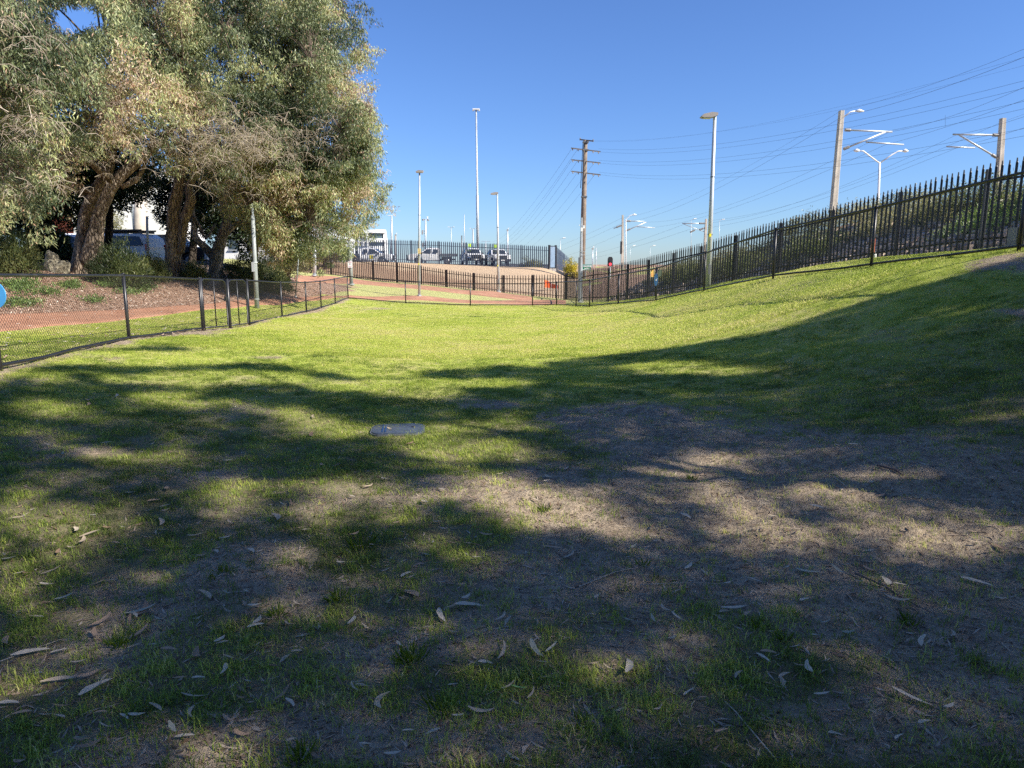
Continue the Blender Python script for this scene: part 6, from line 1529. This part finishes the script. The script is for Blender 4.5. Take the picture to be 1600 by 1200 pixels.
# ------------------------------------------------------------------ buildings
# curved white four storey building
YB = 125; a = at(588, 409, YB); a.z -= .5; t = thing('office_building', 'white four storey building with a rounded corner and ribbon windows behind the top fence', 'building', a)
s = YB / 1080
def plan(rx0, off=0):
    """plan outline from the left side round the corner to the far right end"""
    P0 = at(545, 409, YB) - a; Pc = at(582, 409, YB) - a; P1 = at(606.5, 409, YB + 48) - a
    pts = [Vector((P0.x, -off, 0))]
    for i in range(9):
        u = i / 8; ang = -math.pi / 2 + u * math.radians(52)
        pts.append(Vector((Pc.x + math.cos(ang) * (3 + off), 3 + math.sin(ang) * (3 + off), 0)))
    e = pts[-1]; pts.append(Vector((P1.x + off * .8, P1.y, 0))); pts.append(Vector((P1.x - 6, P1.y + 6, 0))); pts.append(Vector((P0.x, 18, 0)))
    return pts
def slab(z0, z1, off, mat, nm, parent=t):
    mb = MB(); mb.prism([(p.x, p.y) for p in plan(0, off)], z0, z1, 'z'); return mb.build(nm, mat, parent)
z_of = lambda py: (at(588, py, YB) - a).z
lev = [(409, 397), (396, 384.5), (383.5, 374), (373, 364)]
slab(-1, z_of(360), -.55, M['winglass'], 'core')
for (y0, y1) in ((412, 402), (391.5, 384.5), (378, 372.5), (363.8, 358.5)): slab(z_of(y0), z_of(y1), 0, M['whitew'], 'wall_band')
pl = plan(0, 0); e0_, e1_ = pl[9], pl[10]
for i in range(6):     # right facade: solid wall with window slots
    for (yb_, yt_) in ((402, 391.5), (384.5, 378), (372.5, 363.8)):
        u0, u1 = i / 6 + .07, i / 6 + .135
        p, q = e0_.lerp(e1_, i / 6), e0_.lerp(e1_, i / 6 + .10); n_ = Vector((e1_.y - e0_.y, -(e1_.x - e0_.x), 0)).normalized(); mb = MB()
        c_ = (p + q) / 2 - n_ * .25; dd = q - p; mb.box((c_.x, c_.y, (z_of(yb_) + z_of(yt_)) / 2), (dd.length, .5, z_of(yt_) - z_of(yb_) - .01), math.atan2(dd.y, dd.x)); mb.build('pier', M['whitew'], t)
for (yb_, yt_) in ((402, 391.5), (384.5, 378), (372.5, 363.8)):
    for x_ in (555, 562, 568.5, 575):
        p = at(x_, 409, YB) - a; mb = MB(); mb.box((p.x, -.12, (z_of(yb_) + z_of(yt_)) / 2), (.35, .3, z_of(yt_) - z_of(yb_) - .01)); mb.build('mullion', M['whitew'], t)
# plain white building seen between the trunks
a = at(205, 409, 62); t = thing('white_building', 'plain bright white rendered building seen between the gum trunks', 'building', a)
P0 = at(120, 409, 62) - a; P1 = at(262, 409, 62) - a
mb = MB(); mb.box(((P0.x + P1.x) / 2, 4, 3.4), (P1.x - P0.x, 8, 8.6)); mb.build('wall', M['whitew'], t)
mb = MB(); mb.box(((P0.x + P1.x) / 2, 4, 7.8), (P1.x - P0.x + .5, 8.5, .25)); mb.build('roof', M['galv'], t)
mb = MB(); mb.box(((P0.x + P1.x) / 2, -.03, .6), (P1.x - P0.x, .07, .2)); mb.build('band', simple('brown_plinth', (.2, .13, .1), .8), t)
for x_ in (150, 176):
    p = at(x_, 375, 62) - a; mb = MB(); mb.box((p.x, -.02, p.z), (1.1, .08, 1.2)); w_ = mb.build('window', M['winglass'], t); mb = MB(); mb.box((p.x, -.05, p.z - .66), (1.2, .12, .1)); mb.build('sill', M['galv'], w_)
p = at(213, 380, 62) - a; mb = MB(); mb.box((p.x, -.03, p.z), (.08, .1, 7)); mb.build('drain_pipe', M['galv'], t)
a = at(100, 409, 66); t = thing('red_building', 'orange red building showing left of the leaning trunk', 'building', a)
mb = MB(); mb.box((0, 3, 3), (6.5, 6, 6.6)); mb.build('wall', M['brick_r'], t)
mb = MB(); mb.box((0, 3, 6.4), (7, 6.6, .2)); mb.build('roof', M['galv'], t)
for x_ in (-.9, -2.2): mb = MB(); mb.box((x_, -.04, 2.9), (.9, .1, 1.3)); w_ = mb.build('window', M['winglass'], t); mb = MB(); mb.box((x_, -.08, 2.2), (1.05, .14, .12)); mb.build('sill', M['whitew'], w_)
a = at(440, 409, 75); t = thing('white_building', 'low pale building glimpsed through the dark tree left of the small olive tree', 'building', a)
mb = MB(); mb.box((0, 3, 1.9), (13, 6, 4.2)); mb.build('wall', M['whitew'], t)
for x_ in (-5, -3, -1, 1, 3, 5): mb = MB(); mb.box((x_, -.03, 2), (1.0, .08, 1.4)); w_ = mb.build('window', M['winglass'], t); mb = MB(); mb.box((x_, -.07, 1.22), (1.2, .14, .1)); mb.build('sill', M['galv'], w_)
mb = MB(); mb.box((0, 3, 4.1), (13.6, 6.6, .2)); mb.build('roof', M['galv'], t)
# pale bare trunk (pole like) and thin sign post in the street behind
t, d = pole(218, 412, 220, 300, 42, .42, .34, 'street_tree_trunk', 'pale smooth tree trunk against the white building', M['concrete'], 'tree trunk', sides=12)
t, d = pole(231, 398, 229.5, 338, 30, .055, .05, 'sign_post', 'thin pale post in front of the roof racked four wheel drive', M['galv'], 'sign post', sides=8)

# ------------------------------------------------------------------ signs on the fences
fd = (LW[1] - LW[0]); fn = Vector((fd.y, -fd.x, 0)).normalized()     # towards the lawn
if fn.x < 0: fn = -fn
pc = at(0, 460, 8.76) ; pc = LW[0] + Vector((0, 0, pc.z - LW[0].z))
t = thing('round_sign', 'round blue sign on the nearest post of the left fence, cut by the picture edge', 'sign', at(-5.0, 461, 8.62))
rzs = 0.0; 
def disc(mb, r, y0, y1, n=36, sx=1):
    mb.prism([(math.cos(2 * math.pi * i / n) * r * sx - .03, math.sin(2 * math.pi * i / n) * r) for i in range(n)][::-1], y0, y1, 'y')
R_ = 20.5 / 1080 * 8.8
mb = MB(); disc(mb, R_, -.006, .006, sx=.85); mb.build('sign_plate', M['signblue'], t)
def dashes(z, x0, x1, h, seed, mat):
    r = random.Random(seed); mb = MB(); x = x0
    while x < x1:
        w = r.uniform(.004, .009); mb.box((x, -.008, z), (w, .004, h * r.uniform(.8, 1.1))); x += w + r.choice([.003, .004, .009])
    mb.build('lettering', mat, t)
dashes(.068, -.09, .028, .013, 1, M['signdark']); dashes(-.062, -.10, .022, .007, 2, M['signdark']); dashes(-.08, -.10, .026, .007, 3, M['signdark']); dashes(-.105, -.08, .012, .006, 4, M['signdark'])
mb = MB()
def stroke(pts, w=.0045):
    mb.tube([(x, -.008, z) for x, z in pts], w, 5)
stroke([(-.045, .035), (-.03, .048), (-.028, .015), (-.04, .02)], .006); stroke([(-.01, .022), (-.012, -.008), (-.028, -.018), (-.035, .005)]); stroke([(-.008, .02), (.0, -.015), (.014, -.018), (.024, -.002), (.010, .002)]); stroke([(-.07, -.03), (-.02, -.027), (.01, -.03)], .002)
mb.build('emblem', M['signwhite'], t)
mb = MB(); mb.box((.0, .03, 0), (.05, .06, .05)); mb.build('clamp', M['galv'], t)
# pair of signs on the right fence
a = at(1017, 428, 25.9); t = thing('round_sign', 'dark blue round sign seen almost edge on, on the far right fence', 'sign', at(1025, 437, 25.4)); s = 25.5 / 1080
mb = MB(); mb.prism([(math.cos(2 * math.pi * i / 28) * 3.0 * s, math.sin(2 * math.pi * i / 28) * 9.5 * s) for i in range(28)][::-1], -.012, .012, 'y'); mb.build('sign_plate', M['signblued'], t)
mb = MB(); mb.box((0, -.018, -.01), (.03, .006, .05)); mb.box((.03, -.018, .03), (.015, .006, .03)); mb.build('emblem', M['signwhite'], t)
a = at(1019, 427, 25.9); t = thing('notice_sign', 'small amber notice beside the dark blue round sign on the fence', 'sign', a)
mb = MB(); mb.box((0, 0, 0), (5.2 * s, .012, 11 * s), .5); mb.build('sign_plate', M['signyel'], t)
mb = MB(); mb.box((-.004, -.012, -.02), (2.2 * s, .006, 1.0 * s), .5); mb.box((-.004, -.012, -.07), (2.6 * s, .006, 1.0 * s), .5); mb.build('print', M['brick_r'], t)
a = at(1031, 427, 25.2); t = thing('notice_sign', 'dull green grey notice right of the dark blue round sign on the fence', 'sign', a)
mb = MB(); mb.prism([(-2.5 * s, -5 * s), (2.5 * s, -4.5 * s), (2.6 * s, 4 * s), (0, 7 * s), (-2.6 * s, 5 * s)], -.008, .008, 'y'); mb.build('sign_plate', simple('dull_green_face', (.09, .12, .08), .5), t)
# orange barrier mesh behind the brown fence
a = at(861, 458, 52.5); a.z = hz(a.x, a.y); t = thing('barrier', 'orange plastic barrier standing on sand behind the brown fence', 'barrier', a); s = 52.5 / 1080
mb = MB(); pts = []
for i in range(9):
    u = i / 8; x_ = (-10 + 21 * u) * s; y_ = math.sin(u * 5) * .12
    pts.append((x_, y_, (16.5 - 9.5 * u + math.sin(u * 9) * .8) * s, (5 - 2.5 * u) * s))
vs = []; 
for x_, y_, zt, zb in pts: vs += [(x_, y_, zb), (x_, y_ + .03, zb), (x_, y_ + .03, zt), (x_, y_, zt)]
fs = [(0, 3, 2, 1), (32, 33, 34, 35)]
for i in range(8):
    for q in range(4): fs.append((i * 4 + q, i * 4 + (q + 1) % 4, (i + 1) * 4 + (q + 1) % 4, (i + 1) * 4 + q))
mb.add(vs, fs); mb.build('mesh_panel', M['orange'], t)
for i in (0, 4, 8): mb = MB(); mb.tube([(pts[i][0], pts[i][1], -.1), (pts[i][0], pts[i][1], pts[i][2] + .08)], .022, 6); mb.build('stake', M['galv'], t)
# marker posts behind the palisade on the right
for px, py, Yd, lab, mt in ((1366, 410, 20.3, 'short white marker post at the foot of the stone wall', 'signwhite'), (1364, 385, 20.6, 'rusty brown panel on the stone wall behind the palisade', 'brick_r'), (1594, 372, 14.3, 'dark grey box behind the palisade at the right edge', 'steelgrey')):
    a = at(px, py, Yd); t = thing('marker_post' if 'post' in lab else ('rusty_panel' if 'rusty' in lab else 'utility_box'), lab, 'post' if 'post' in lab else ('panel' if 'rusty' in lab else 'box'), a); mb = MB()
    if 'post' in lab: mb.tube([(0, 0, -.3), (0, 0, .22), (0, 0, .3)], [.05, .045, .012], 8); mb.build('post', M[mt], t)
    elif 'rusty' in lab: mb.box((0, 0, 0), (.10, .05, .45)); mb.build('panel', M[mt], t)
    else: mb.box((0, 0, 0), (.35, .25, .42)); mb.build('cabinet', M[mt], t); mb = MB(); mb.box((0, -.13, 0), (.28, .01, .34)); mb.build('door', M['blackpl'], t)
